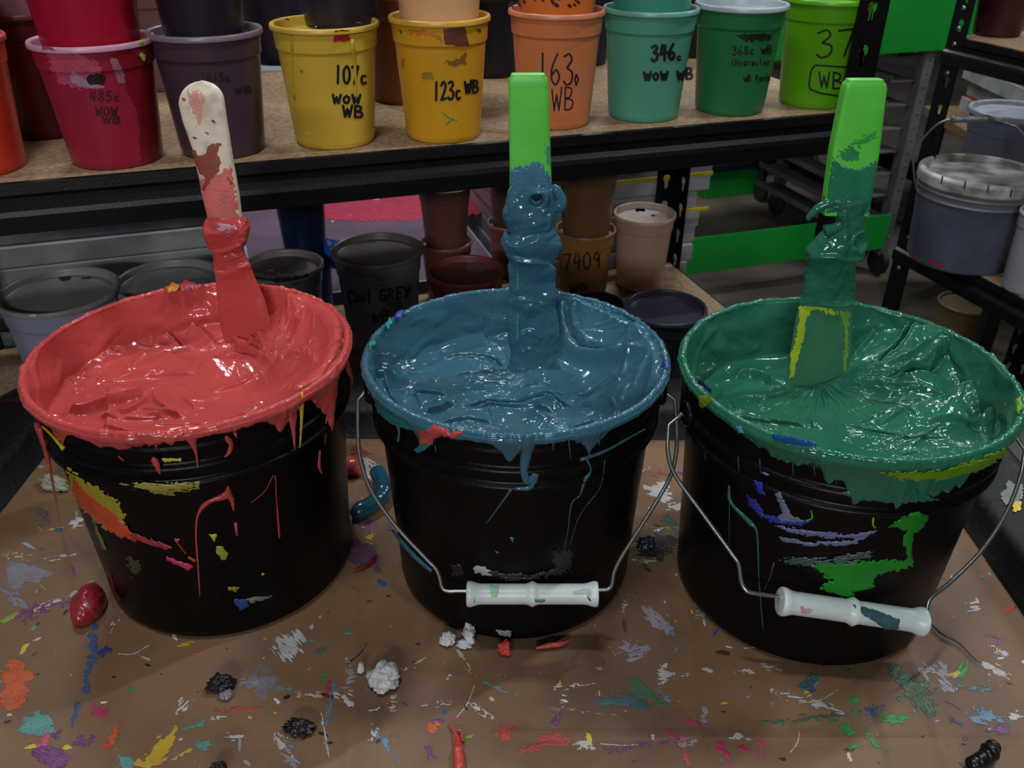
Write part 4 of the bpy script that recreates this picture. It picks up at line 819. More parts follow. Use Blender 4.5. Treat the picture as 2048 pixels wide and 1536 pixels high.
# left, white handled -------------------------------------------------
P0 = at(490, 672, .178); kl = thing('ink_knife', 'ink knife with worn white rounded handle standing in the coral red ink', 'spatula', P0)
mpk = lambda off: map_plane(P0 + KN * off, KN)
hs = []
for k in range(13):
    a = math.pi / 2 * k / 12; hs.append((207 - 45 * math.sin(math.pi / 2 - a + 1e-3), 404 - 42.5 * math.sin(a) - 3, 404 + 42.5 * math.sin(a) + 1, .012))
hs = [(y, l, r + (y - 162) * .02, .006 + .007 * min(1, (y - 161) / 24)) for y, l, r, t in hs]
hs += [(240, 366, 453, .014), (290, 384, 461, .0145), (340, 396, 469, .015), (390, 406, 478, .0155), (425, 415, 482, .016), (448, 418, 485, .016)]
hl = loft('handle', hs, P0, KN, WHITEP, kl, 3.2)
hl['label'] = 'worn white plastic handle'
fm = map_plane(P0 + KN * .0072, KN)
def handle_map(off, st):
    """pixels to the curved front face of a lofted handle"""
    s = np.array(st, float)
    def f(px, py):
        l = np.interp(py, s[:, 0], s[:, 1]); r = np.interp(py, s[:, 0], s[:, 2]); px = np.clip(px, l + 1, r - 1); q = on(px, py, P0_, KN); t = np.interp(py, s[:, 0], s[:, 3]); cx = np.clip(np.abs((px - (l + r) / 2) / ((r - l) / 2 + 1e-6)), 0, .985)
        h = t / 2 * (1 - cx ** off[1]) ** (1 / off[1]); return q + KN * (h + off[0])[:, None] if False else (q + np.outer(h, KN), np.tile(KN, (len(px), 1)))
    P0_ = P0.copy(); return f
hm = handle_map((0, 3.2), hs); BRN = simple((146, 70, 60), .5); PNK = simple((214, 112, 104), .4); PPK = simple((224, 158, 140), .5)
patch(hm, [(386, 292), (396, 300), (402, 308), (420, 300), (424, 288), (440, 280), (446, 284), (440, 300), (446, 320), (442, 340), (430, 352), (424, 362), (418, 374), (408, 376), (414, 362), (416, 348), (404, 344), (398, 330), (392, 318)], BRN, hl, 3, seed=61, dome=.0002, name='paint_stain', step=1.3)
patch(hm, [(388, 320), (398, 340), (402, 352), (396, 350)], BRN, hl, 2, seed=62, dome=.0002, name='paint_stain', step=1.3); patch(hm, [(380, 180), (400, 180), (412, 190), (408, 240), (402, 250), (396, 230), (388, 210)], PPK, hl, 7, (1.4, 1.0), 63, .0001, 'paint_stain', 1.4, lift=.0001)
patch(hm, [(400, 356), (430, 346), (468, 330), (474, 360), (479, 400), (481, 446), (418, 446), (409, 400)], PNK, hl, 7, (1.4, .8), 64, .0002, 'paint_stain', 1.5, lift=.0002); patch(hm, [(455, 345), (462, 352), (470, 362), (466, 366)], BRN, hl, 1, name='paint_stain')
for q in ((395, 272), (372, 196), (433, 240), (420, 262)): patch(hm, splat_poly(*q, 9, 5, 30, q[0], 9), BRN, hl, 1, name='paint_stain', dome=.0001, step=1.2)
noiseL = lambda px, py, fr: .0009 * fbm(px * .03, py * .03, 5) + .0004 * fbm(px * .12, py * .1, 6)
rL = ridges([([(412, 448), (440, 458), (496, 446)], .0022, 4, 10, 'f'), ([(414, 488), (450, 496), (492, 478)], .0030, 4, 14, 'f'), ([(432, 538), (455, 544), (478, 530), (505, 524)], .0022, 3, 18, 'f'), ([(440, 500), (452, 515), (470, 512), (492, 500)], .0014, 3, 6, 'f'),
             ([(455, 505), (466, 500), (482, 503)], .0020, 3, 3, 'g'), ([(470, 538), (468, 560)], .0006, 2, 3, 'r'), ([(450, 545), (449, 566)], .0006, 2, 3, 'r'), ([(425, 456), (424, 470), (430, 478)], .0012, 3, 5, 'r'), ([(486, 452), (494, 470), (478, 484)], .0016, 3, 7, 'f')])
KL_ST = [(432, 414, 484, .018), (440, 409, 492, .024), (455, 408, 498, .028), (472, 411, 497, .027), (486, 417, 492, .022), (496, 428, 485, .017), (508, 432, 488, .014), (530, 429, 500, .011), (545, 431, 506, .007), (560, 432, 512, .0052), (600, 434, 530, .0048), (640, 439, 540, .0046), (668, 446, 541, .0045), (700, 450, 540, .0045), (735, 455, 538, .004)]
loft('ink_coating', KL_ST, P0, KN, INK['L'], kl, 3.0, 170, 72, lambda a, b, c: (noiseL(a, b, c) * np.where(b < 540, 1.3, .25) + rL(a, b, c)))
loft('blade', [(470, 440, 480, .003), (560, 438, 506, .002), (720, 456, 532, .002)], P0, KN, ALU, kl, 6, 30, 20)
patch(mpk(.0148), [(432, 448), (450, 444), (470, 452), (462, 462), (440, 462)], simple((200, 150, 176), .3), kl, 5, (.3, .5), 66, .0006, 'paint_stain', 1.5)
patch(mpk(.0146), [(440, 460), (452, 462), (468, 478), (455, 478)], simple((120, 60, 130), .3), kl, 4, (.7, .6), 67, .0006, 'paint_stain', 1.5)
# middle ---------------------------------------------------------------
P0 = at(1065, 745, .172); km = thing('ink_knife', 'ink knife with square bright green handle standing in the slate blue ink', 'spatula', P0)
HM = [(150.5, 1022, 1090, .011), (153, 1018, 1094, .0125), (158, 1017, 1096, .013), (330, 1019, 1102, .013), (420, 1020, 1104, .013)]
gh = loft('handle', HM, P0, KN, GREENP, km, 9, 60, 64); gh['label'] = 'bright green plastic handle'
loft('blade', [(405, 1036, 1088, .004), (500, 1024, 1100, .003), (740, 1030, 1102, .003), (800, 1034, 1100, .003)], P0, KN, GREENP, km, 6, 40, 20)
hm = handle_map((0, 9), HM)
TL = simple((62, 112, 136), .3)
patch(hm, [(1021, 338), (1040, 330), (1062, 322), (1078, 318), (1090, 334), (1101, 350), (1101, 412), (1022, 412), (1021, 375)], TL, gh, 6, (1.5, .25), 71, .0004, 'paint_smear', 1.4, lift=.0002)
patch(hm, [(1090, 285), (1101, 290), (1102, 330), (1094, 322)], simple((70, 140, 110), .35), gh, 4, (1.5, .9), 72, .0001, 'paint_smear', 1.4, lift=.0002); patch(hm, [(1022, 330), (1032, 340), (1032, 400), (1022, 400)], simple((66, 150, 116), .35), gh, 3, (1.5, .7), 73, .0002, 'paint_smear', 1.4, lift=.0003)
rM = ridges([([(1030, 392), (1050, 378), (1073, 374), (1096, 378), (1112, 388)], .0030, 3, 14, 'f'), ([(1073, 393), (1074, 394)], .0165, 9, 9, 'g'), ([(1055, 410), (1058, 384), (1074, 376), (1090, 384), (1090, 402)], .0022, 4, 4, 'r'),
             ([(1030, 396), (1026, 420), (1020, 450)], .0022, 4, 8, 'f'), ([(1012, 480), (1040, 484), (1070, 470), (1112, 462)], .0032, 5, 20, 'f'), ([(1018, 505), (1050, 514), (1085, 518), (1108, 540)], .0034, 4, 22, 'f'), ([(1096, 520), (1102, 560), (1108, 600)], .0028, 4, 10, 'f'),
             ([(1014, 606), (1028, 594), (1060, 594), (1085, 604)], .0020, 3, 14, 'f'), ([(1045, 628), (1052, 610), (1064, 604), (1090, 622)], .0020, 3, 10, 'f'), ([(1034, 668), (1060, 656), (1086, 672)], .0022, 3, 12, 'f'), ([(1080, 430), (1090, 412), (1100, 420), (1096, 450), (1086, 452)], .0012, 3, 3, 'r'),
             ([(1058, 420), (1068, 440), (1060, 446)], .0012, 3, 5, 'r'), ([(1022, 520), (1024, 560), (1022, 600)], .0012, 4, 6, 'r'), ([(1030, 525), (1034, 560)], .0006, 2, 3, 'r'), ([(1046, 524), (1048, 548)], .0006, 2, 3, 'r'), ([(1040, 700), (1060, 690), (1085, 700)], .002, 3, 8, 'f')])
KM_ST = [(366, 1024, 1100, .0135), (376, 1019, 1110, .016), (386, 1015, 1120, .020), (396, 1013, 1122, .022), (408, 1014, 1116, .023), (430, 1009, 1114, .024), (450, 1010, 1112, .023), (464, 1015, 1114, .021), (480, 1009, 1118, .024), (496, 1011, 1119, .023), (512, 1016, 1112, .020), (525, 1017, 1108, .016), (560, 1016, 1110, .012), (600, 1013, 1113, .012), (640, 1012, 1116, .012), (680, 1018, 1116, .012), (705, 1024, 1114, .014), (725, 1020, 1118, .016), (745, 1008, 1124, .020), (800, 1000, 1130, .022)]
kcm = loft('ink_coating', KM_ST, P0, KN, INK['M'], km, 2.7, 260, 96, lambda a, b, c: .0017 * fbm(a * .024, b * .020, 15) + .0004 * fbm(a * .1, b * .07, 16) + rM(a, b, c))
mb = MB(); mb.tube([on(x, y, P0 + KN * .010, KN) for x, y in smooth([(1104, 372), (1112, 378), (1122, 398), (1118, 414), (1108, 416)])], np.interp(np.linspace(0, 1, len(smooth([(0, 0)] * 5))), [0, .2, .7, 1], [.0012, .003, .0052, .003]), 12); mb.build('ink_clump', BI, km, True)
for x, y, r in ((1016, 425, .0055), (1014, 484, .0062), (1112, 490, .0058)):
    bm = bmesh.new(); bmesh.ops.create_icosphere(bm, subdivisions=4, radius=1); o_ = on(x, y, P0 + KN * .003, KN)
    V = np.array([v.co[:] for v in bm.verts]); V *= (1 + .18 * fbm(V[:, 0] * 1.6 + x, V[:, 2] * 1.6 + V[:, 1], 3))[:, None]; mesh_obj('ink_clump', o_ + V * np.array([r * .8, r, r * 1.3]), [[v.index for v in f.verts] for f in bm.faces], BI, km, True); bm.free()
q_ = on(1073, 394, P0 + KN * .0125, KN); mb = MB(); mb.lathe(q_, [(.0002, .0003), (.0030, .0002), (.0034, -.0004), (.0034, -.004)], 24, axes=(np.array([1., 0, 0]), np.cross(KN, np.array([1., 0, 0])), KN)); mb.build('hole_shade_disc', mat('hole_shade', (.002, .004, .005), .8), km, True)  # black disc standing in for the shade inside the hanging hole
GST = simple((60, 150, 100), .3)
for pts in ([(1034, 530), (1037, 530), (1037, 580), (1034, 580)], [(1034, 628), (1037, 628), (1036, 680), (1033, 676)]): patch(mpk(.0070), pts, GST, km, 1.5, seed=74, dome=.0002, step=1.3)
# right ----------------------------------------------------------------
P0 = at(1640, 752, .172); kr = thing('ink_knife', 'ink knife with square bright green handle standing in the dark green ink', 'spatula', P0)
HR = [(161, 1694, 1764, .011), (164, 1689, 1768, .0125), (170, 1686, 1770, .013), (300, 1660, 1755, .013), (400, 1647, 1738, .013), (425, 1644, 1734, .013)]
gh = loft('handle', HR, P0, KN, GREENP, kr, 9, 60, 64); gh['label'] = 'bright green plastic handle'
hm = handle_map((0, 9), HR); GTF = simple((34, 118, 84), .3)
patch(hm, [(1660, 308), (1668, 320), (1680, 330), (1692, 332), (1710, 336), (1730, 326), (1747, 318), (1742, 420), (1647, 420), (1650, 380)], GTF, gh, 4, (1.5, .2), 81, .0004, 'paint_smear', 1.4, lift=.0002)
patch(hm, [(1670, 305), (1690, 292), (1706, 288), (1716, 300), (1706, 320), (1690, 318), (1676, 314)], simple((44, 132, 76), .35), gh, 6, (.6, 1.), 82, .0001, 'paint_smear', 1.4, lift=.0002); patch(hm, [(1690, 280), (1720, 270), (1746, 258), (1746, 272), (1715, 286)], simple((56, 160, 64), .4), gh, 4, (-.4, 1.), 83, .0001, 'paint_smear', 1.4, lift=.0002)
rR = ridges([([(1664, 392), (1690, 404), (1715, 400), (1738, 404)], .0018, 3, 8, 'f'), ([(1680, 408), (1684, 450), (1672, 520), (1650, 570)], .0030, 4, 12, 'f'), ([(1698, 478), (1706, 462), (1722, 460), (1728, 480), (1712, 498), (1700, 490)], .0020, 3, 5, 'r'), ([(1712, 478), (1713, 479)], .0050, 10, 5, 'g'),
             ([(1625, 508), (1660, 504), (1690, 512), (1724, 506)], .0032, 5, 16, 'f'), ([(1700, 510), (1680, 540), (1660, 590)], .0020, 4, 9, 'f'), ([(1670, 385), (1680, 378), (1700, 384)], .0012, 2.5, 3, 'r'), ([(1660, 380), (1662, 395)], .0012, 2.5, 3, 'r'), ([(1722, 384), (1730, 380)], .0012, 3, 3, 'r'), ([(1640, 600), (1660, 606), (1700, 604)], .0022, 4, 14, 'f')])
KR_ST = [(388, 1650, 1740, .0138), (400, 1648, 1738, .016), (410, 1650, 1735, .018), (420, 1662, 1731, .018), (435, 1676, 1728, .018), (450, 1676, 1727, .019), (458, 1664, 1728, .020), (470, 1640, 1729, .022), (485, 1624, 1729, .024), (500, 1613, 1727, .024), (512, 1612, 1724, .022), (522, 1616, 1712, .017), (550, 1611, 1712, .013), (590, 1602, 1710, .011), (606, 1598, 1708, .011)]
loft('ink_coating', KR_ST, P0, KN, GI, kr, 2.7, 220, 90, lambda a, b, c: .0016 * fbm(a * .026, b * .020, 25) + .0004 * fbm(a * .1, b * .07, 26) + rR(a, b, c))
bl = loft('blade', [(560, 1612, 1708, .0035), (606, 1599, 1706, .0035), (640, 1591, 1705, .0035), (700, 1581, 1702, .0035), (760, 1573, 1697, .0035), (800, 1566, 1694, .0035)], P0, KN, mat('ink_filmed_blade', srgb(52, 110, 84), .4, col2=srgb(60, 116, 80), cscale=40, stretch=(3, 1, .3)), kr, 6, 60, 40)
bl['label'] = 'blade with thin green film and yellow edge'
bm_ = map_plane(P0 + KN * .0018, KN); YST = simple((176, 196, 40), .4)
patch(bm_, [(1598, 616), (1612, 606), (1632, 606), (1650, 616), (1644, 622), (1622, 620), (1614, 640), (1606, 680), (1594, 720), (1586, 752), (1578, 756), (1580, 720), (1590, 680), (1598, 640)], YST, bl, 3, (1.75, .35), 84, .0001, 'paint_smear', 1.4, lift=.0002)
patch(bm_, [(1640, 612), (1660, 618), (1676, 626), (1664, 632), (1646, 622)], YST, bl, 3, (1.5, .9), 85, .0001, 'paint_smear', 1.4, lift=.0002); patch(bm_, [(1680, 622), (1700, 626), (1698, 650), (1694, 760), (1689, 760), (1688, 660)], simple((110, 156, 60), .4), bl, 3, (1.5, .8), 86, .0001, 'paint_smear', 1.4, lift=.0002)
mb = MB()
hk = smooth([(1690, 404), (1664, 404), (1640, 414), (1626, 426), (1617, 436), (1620, 438)], 6); mb.tube([on(x, y, P0 + KN * .004, KN) for x, y in hk], np.interp(np.linspace(0, 1, len(hk)), [0, .4, .75, 1], [.0045, .0036, .0022, .0016]), 12)
hk = smooth([(1668, 402), (1680, 412), (1686, 430), (1684, 446), (1670, 456), (1650, 462)], 6); mb.tube([on(x, y, P0 + KN * .006, KN) for x, y in hk], np.interp(np.linspace(0, 1, len(hk)), [0, .5, 1], [.0026, .0030, .0050]), 12)
mb.build('ink_clump', GI, kr, True)

# ================================================================== deli tubs
ZSH = ZS + .001; ZLW = ZL + .001
def fit_tub(bx, by, cx, cy, w, zs, tap=.76):
    P = at(bx, by, zs)[:2]; D = .11
    for i in range(20):
        C = P + P / np.linalg.norm(P) * D * tap / 2; lo, hi = 0, .5
        for k in range(30):
            m = (lo + hi) / 2
            if proj([C[0], C[1], zs + m])[1] > cy: lo = m
            else: hi = m
        D = w * ((np.array([C[0], C[1], zs + lo]) - CAM) @ FW) / F
    return C, D, lo
def fit_asp(cx, cy, w, zs, ratio):
    k = -rays(cx, cy)[2]; D = (CAM[2] - zs) / (ratio + F * k / w); h = ratio * D; Q = at(cx, cy, zs + h); return Q[:2], D, h
def tub(C, D, h, zs, col, label, lidcol=None, tap=.76, group=None, top=None, lid=True, rough=.32, name='ink_tub', fill=.78, empty=None, cat='tub'):
    R = D / 2; t = thing(name, label, cat, (C[0], C[1], zs), group); rb = R * tap
    m = mat('tub_%d_%d_%d' % tuple(col), srgb(*col), rough, col2=tuple(v * .86 for v in srgb(*col)), cscale=9, cmin=.4, cmax=.6, spec=.4)
    lc = lidcol or tuple(min(255, int(c * .9 + 22)) for c in col); ml = mat('lid_%d_%d_%d' % tuple(lc), srgb(*lc), .35, col2=tuple(v * .8 for v in srgb(*lc)), cscale=26, cmin=.42, cmax=.62)
    rz = lambda z: rb + (R * .935 - rb) * z / h
    pr = [(rb * .90, .0006), (rb * .955, 0), (rb * .985, .002), (rz(.006), .006), (rz(h * fill), h * fill), (rz(h * .80), h * .80), (rz(h * .80) + .0016, h * .806), (rz(h * .965) + .0012, h * .955), (R * .97, h * .958), (R * .985, h * .965), (R * .985, h * .98)] + ([(R * .90, h - .0125), (.0002, h - .0125)] if lid else [])
    mb = MB(); mb.lathe((C[0], C[1], zs), pr, 72); b = mb.build('tub_body', m, t, True)
    if lid:
        mb = MB(); mb.lathe((C[0], C[1], zs), [(R * .965, h * .952), (R * .998, h * .955), (R, h * .962), (R, h * .988), (R * .985, h * .998), (R * .95, h), (R * .925, h * .994), (R * .915, h * .985), (R * .895, h - .0095), (R * .885, h - .0105), (.0002, h - .0105)], 72, caps=False); mb.build('lid', ml, t, True)
    t['h'] = h; del t['h']
    prof = [(r, z + zs) for r, z in pr[1:11]] + [(R, zs + h * .965), (R, zs + h)]
    return t, map_cone((C[0], C[1], 0), prof), (C, D, h)
def ftub(bx, by, cx, cy, w, col, label, **k):
    zs = k.pop('zs', ZSH); C, D, h = fit_tub(bx, by, cx, cy, w, zs, k.get('tap', .76)); return tub(C, D, h, zs, col, label, **k)
def stack_on(base, col, label, **k):
    t, m, (C, D, h) = base; zs = k.pop('zs', ZSH); D2 = k.pop('D', D); h2 = k.pop('h', h); return tub(C + np.array(k.pop('dx', (0, 0))), D2, h2, zs + h - .010, col, label, **k)
T1 = ftub(-30, 358, -62, 72, 232, (214, 60, 40), 'orange red tub at the far left end of the upper shelf', lidcol=(210, 80, 70))
T2 = ftub(243, 340, 180, 74, 240, (156, 34, 60), 'crimson tub marked 485C with pink smears and lime dots', lidcol=(206, 150, 172))
T3 = ftub(452, 321, 435, 56, 226, (72, 52, 64), 'dark plum tub on the upper shelf behind the white knife handle', lidcol=(126, 108, 122))
T4 = ftub(674, 301, 657, 42, 217, (216, 176, 62), 'lemon yellow tub marked 107C with a red square on its collar', lidcol=(208, 170, 64))
T5 = ftub(888, 289, 876, 28, 205, (218, 156, 36), 'golden yellow tub marked 123C with brown patches', lidcol=(218, 166, 60))
T6 = ftub(1107, 262, 1093, 16, 196, (212, 124, 78), 'salmon orange tub marked 163 behind the middle green knife handle', lidcol=(212, 130, 96))
T7 = ftub(1284, 247, 1302, 12, 193, (84, 154, 128), 'mint green tub marked 346C on the upper shelf', lidcol=(112, 164, 148))
T8 = ftub(1455, 234, 1485, 4, 186, (40, 112, 66), 'mid green tub with small writing and a whitish lid rim', lidcol=(170, 182, 190))
T9 = ftub(1620, 219, 1662, -8, 178, (88, 156, 12), 'lime green tub marked 37 next to the rack post', lidcol=(96, 170, 20))
# lighter lower part of some tubs where the ink has settled, smears, lettering
FD = (90, 16, 30)
t, mp_, _ = T2; writing(write_lines('485c', 178, 183, 242, 203, -2), 3, mp_, t, simple((70, 16, 26))); writing(write_lines('WOW', 190, 213, 236, 230), 3, mp_, t, simple((60, 14, 26))); writing(write_lines('WB', 204, 232, 243, 246), 3, mp_, t, simple((60, 14, 26)))
patch(mp_, [(171, 156), (185, 147), (205, 148), (212, 160), (200, 170), (180, 169)], (30, 12, 18), t, 3, seed=91, lift=.0008, dome=0); patch(mp_, [(88, 92), (130, 104), (165, 110), (200, 128), (205, 160), (190, 178), (150, 176), (118, 168), (104, 140)], (180, 70, 96), t, 7, (.2, .5), 92, 0, lift=.0004)
patch(mp_, [(145, 140), (170, 158), (210, 172), (200, 180), (160, 172), (140, 164)], (160, 130, 150), t, 5, (.3, .6), 93, 0, lift=.0006); patch(mp_, [(218, 116), (232, 116), (250, 150), (248, 168), (236, 166)], (150, 96, 116), t, 2, seed=94, dome=0, lift=.0006); patch(mp_, [(222, 104), (262, 100), (298, 130), (318, 320), (284, 326), (276, 230), (240, 150)], (130, 14, 30), t, 5, (1.4, .2), 95, 0, lift=.0003)
for q in ((283, 87), (285, 115)): patch(mp_, splat_poly(*q, 16, 12, 70, q[1], 12), (150, 200, 60), t, 1, lift=.0008)
t, mp_, _ = T3; writing(write_lines('1815c', 400, 146, 461, 162), 2.6, mp_, t); writing(write_lines('WB', 468, 174, 505, 187, -3), 2.6, mp_, t)
t, mp_, _ = T4; writing(write_lines('107c', 668, 131, 736, 166, 2), 5, mp_, t); writing(write_lines('wow', 664, 182, 722, 206), 5, mp_, t); writing(write_lines('WB', 684, 210, 728, 233, 2), 5, mp_, t)
patch(mp_, [(669, 60), (698, 60), (700, 82), (666, 84)], (176, 36, 40), t, 2, seed=96, dome=0); patch(mp_, [(600, 138), (606, 140), (604, 148)], (90, 140, 60), t, 3, seed=97, dome=0); patch(mp_, [(612, 265), (622, 268), (618, 272)], WH, t, 2, dome=0); patch(mp_, [(727, 56), (738, 56), (736, 62)], WH, t, 1); patch(mp_, [(628, 52), (634, 52), (632, 57)], WH, t, 1)
strand(mp_, [(584, 70), (586, 130), (590, 198)], (7, 6, 6), t, simple((190, 158, 34)), .1, 'paint_smear'); strand(mp_, [(704, 78), (710, 140), (712, 200)], (9, 7, 4), t, simple((196, 164, 40)), .1, 'paint_smear'); patch(mp_, [(565, 36), (584, 38), (578, 42)], (60, 60, 40), t, 2, dome=0); patch(mp_, [(700, 42), (730, 42), (718, 46)], (110, 100, 40), t, 2, (0, .8), 0, 0)
t, mp_, _ = T5; writing(write_lines('123c', 866, 164, 924, 200, -2) + write_lines('WB', 928, 162, 958, 186, -2), 5, mp_, t)
patch(mp_, [(886, 56), (930, 54), (938, 92), (916, 92), (890, 88)], (112, 62, 50), t, 2, seed=98, dome=.0002); patch(mp_, [(878, 130), (900, 122), (920, 116), (932, 106), (932, 128), (910, 132), (890, 130)], (140, 94, 40), t, 3, (.3, .6), 99, 0); patch(mp_, [(842, 146), (862, 144), (868, 156), (846, 160)], (150, 120, 44), t, 4, (.2, 1), 100, 0)
patch(mp_, [(806, 62), (845, 58), (880, 70), (884, 84), (860, 70), (820, 68)], (214, 110, 30), t, 3, (.1, .8), 101, 0); patch(mp_, [(804, 116), (810, 118), (808, 136), (802, 132)], (222, 100, 30), t, 2, dome=0); strand(mp_, [(885, 224), (900, 236), (914, 240)], (3, 4, 2), t, simple((120, 150, 40)), .1, 'paint_smear'); strand(mp_, [(892, 248), (904, 236), (906, 228)], (4, 4, 2), t, simple((120, 150, 40)), .1, 'paint_smear')
patch(mp_, [(798, 58), (804, 62), (803, 70)], (60, 70, 50), t, 1, dome=0); patch(mp_, [(953, 58), (962, 58), (960, 66)], (40, 90, 60), t, 2, dome=0)
t, mp_, _ = T6; writing(write_lines('163', 1074, 106, 1150, 168, 2), 3.6, mp_, t); writing(write_lines('WB', 1102, 176, 1150, 222, -4), 2.8, mp_, t); writing([[(1152, 148), (1156, 158), (1152, 170), (1149, 160), (1152, 148)]], 3, mp_, t)
t, mp_, _ = T7; writing(write_lines('346', 1302, 92, 1352, 122, -4), 6, mp_, t); writing(write_lines('c', 1352, 104, 1364, 120), 4, mp_, t); writing(write_lines('wow wB', 1287, 138, 1386, 160, -2), 5.5, mp_, t)
t, mp_, _ = T8; patch(mp_, [(1474, 71), (1500, 68), (1544, 67), (1542, 78), (1490, 83)], (16, 30, 22), t, 3, (0, .5), 102, 0, lift=.0008); writing(write_lines('368c wB', 1464, 93, 1544, 110, -3), 2.8, mp_, t); writing(write_lines('(Hydraclor', 1462, 118, 1541, 131, -1), 2.2, mp_, t); writing(write_lines('wB form', 1487, 150, 1540, 163, -2), 2.6, mp_, t)
t, mp_, _ = T9; writing(write_lines('37', 1630, 62, 1716, 116, -6), 4, mp_, t); writing(write_lines('WB', 1636, 142, 1688, 174, 4), 3.6, mp_, t); writing([[(1630, 130), (1690, 134), (1700, 136)], [(1630, 130), (1622, 142), (1618, 170), (1620, 178)], [(1620, 178), (1640, 186), (1692, 194)], [(1698, 136), (1694, 194)]], 3.4, mp_, t)
# tubs stacked on the front row, only their feet show
stack_on(T2, (160, 14, 44), 'crimson tub stacked on the tub marked 485C')
stack_on(T3, (34, 26, 38), 'near black tub stacked on the dark plum tub', D=.104)
stack_on(T4, (34, 28, 44), 'dark navy tub base just above the lemon yellow tub', D=.112, dx=(.012, .05))
stack_on(T5, (222, 168, 120), 'pale beige tub stacked on the golden yellow tub', D=.112)
T6b = stack_on(T6, (206, 110, 50), 'orange tub spattered dark brown stacked on the salmon tub', D=.112)
rnd = random.Random(3)
for i in range(26): patch(T6b[1], splat_poly(1016 + rnd.random() * 140, -6 + rnd.random() * 18, rnd.uniform(4, 14), rnd.uniform(2, 6), rnd.uniform(0, 90), i, 9), (60, 22, 14), T6b[0], 1.5, seed=i, dome=0, step=1.3)
stack_on(T7, (60, 140, 124), 'teal green tub stacked on the mint green tub', D=.118)
stack_on(T1, (150, 60, 70), 'dull pink tub stacked at the far left of the upper shelf', D=.105)
# second row on the upper shelf
def rtub(u, v, D, h, col, label, **k): P = R1(u, v, 0); z = k.pop('zs', ZSH); return tub(P[:2], D, h, z, col, label, **k)
def ptub(px, py, D, h, col, label, **k): P = at(px, py, ZSH); return tub(P[:2], D, h, ZSH, col, label, **k)
S1 = ptub(328, 172, .116, .134, (128, 92, 88), 'pinkish brown tub in the second row between crimson and plum tubs'); stack_on(S1, (120, 90, 90), 'pinkish brown tub stacked in the second row above the plum tub')
S2 = ptub(104, 262, .116, .134, (84, 18, 28), 'dark red tub in the second row behind the crimson tub'); stack_on(S2, (140, 96, 104), 'greyish pink tub stacked in the second row at far left')
S2b = ptub(-60, 240, .116, .134, (84, 20, 28), 'dark red tub in the second row behind the orange red tub')
S3 = ptub(812, 196, .116, .134, (120, 66, 28), 'brown tub in the second row between the two yellow tubs'); stack_on(S3, (130, 76, 44), 'brown tub stacked in the second row above the golden tub')
S4 = ptub(984, 146, .116, .134, (16, 22, 30), 'black tub in the second row between gold and salmon tubs'); stack_on(S4, (34, 70, 74), 'dark teal tub stacked in the second row behind the salmon tub')
S5 = ptub(1158, 124, .116, .134, (24, 28, 50), 'dark navy tub in the second row left of the mint tub'); stack_on(S5, (24, 30, 60), 'dark navy tub stacked behind the mint tub')
S6 = ptub(1382, 108, .112, .134, (16, 34, 24), 'very dark green tub in the second row between mint and mid green tubs')
S7 = ptub(560, 122, .112, .134, (40, 34, 52), 'dark violet tub in the back row behind the lemon yellow tub')
# lower shelf
def ltub(cx, cy, w, ratio, col, label, **k): C, D, h = fit_asp(cx, cy, w, ZLW, ratio); return tub(C, D, h, ZLW, col, label, **k)
L1 = ltub(116, 578, 232, 1.02, (150, 150, 172), 'wide grey tub at far left of the lower shelf with smudged lid', lidcol=(150, 142, 142), tap=.8)
L2_ = ltub(336, 556, 210, 1.02, (148, 148, 168), 'wide grey tub behind the left pail, second from the left', lidcol=(138, 130, 130), tap=.8)
L3 = ltub(562, 528, 168, 1.15, (112, 112, 126), 'grey tub with black rimmed dirty lid behind the red pail', lidcol=(136, 126, 122))
L4 = ltub(754, 496, 183, 1.2, (118, 120, 136), 'dark grey tub marked COOL GREY between left and middle pails', lidcol=(106, 96, 94))
L5 = ltub(932, 538, 155, 1.25, (126, 60, 60), 'short maroon tub with pale patch on its lid behind the blue pail', lidcol=(136, 70, 72))
L6 = ltub(892, 480, 106, 1.18, (134, 68, 64), 'tall maroon tub on lower shelf behind the short maroon one', lidcol=(140, 100, 98))
L7 = ltub(1022, 442, 96, 1.18, (118, 76, 60), 'brown tub left of the middle knife on the lower shelf', lidcol=(128, 96, 84))
L8 = ltub(1172, 455, 122, 1.2, (150, 108, 60), 'tan tub marked 7409 on the lower shelf', lidcol=(140, 106, 70))
L9 = ltub(1290, 424, 125, 1.25, (196, 160, 140), 'pale beige tub with white lid on the lower shelf corner', lidcol=(206, 180, 166))
L10 = ltub(1332, 612, 166, 1.15, (48, 48, 70), 'navy lidded tub between the blue and green pails', lidcol=(66, 66, 84))
L11 = ltub(1190, 606, 120, 1.1, (56, 46, 52), 'dark lidded tub mostly hidden by the blue pail')
L12 = ltub(612, 505, 104, 1.5, (36, 80, 150), 'blue tub behind the grey tub with black rimmed lid', lidcol=(30, 80, 150)); stack_on(L12, (16, 30, 60), 'dark blue tub stacked on the blue tub', zs=ZLW)
stack_on(L6, (112, 70, 66), 'dusky pink tub stacked on the tall maroon tub', zs=ZLW); stack_on(L7, (78, 56, 44), 'dark brown tub stacked left of the middle knife', zs=ZLW); stack_on(L8, (112, 82, 50), 'dark tan tub stacked on the tub marked 7409', zs=ZLW)
t, mp_, _ = L4; writing(write_lines('Cool', 696, 582, 745, 606, -2) + write_lines('GREY', 758, 580, 822, 602, -8), 4.6, mp_, t); writing(write_lines('wB', 744, 622, 780, 644, -4), 4.4, mp_, t)
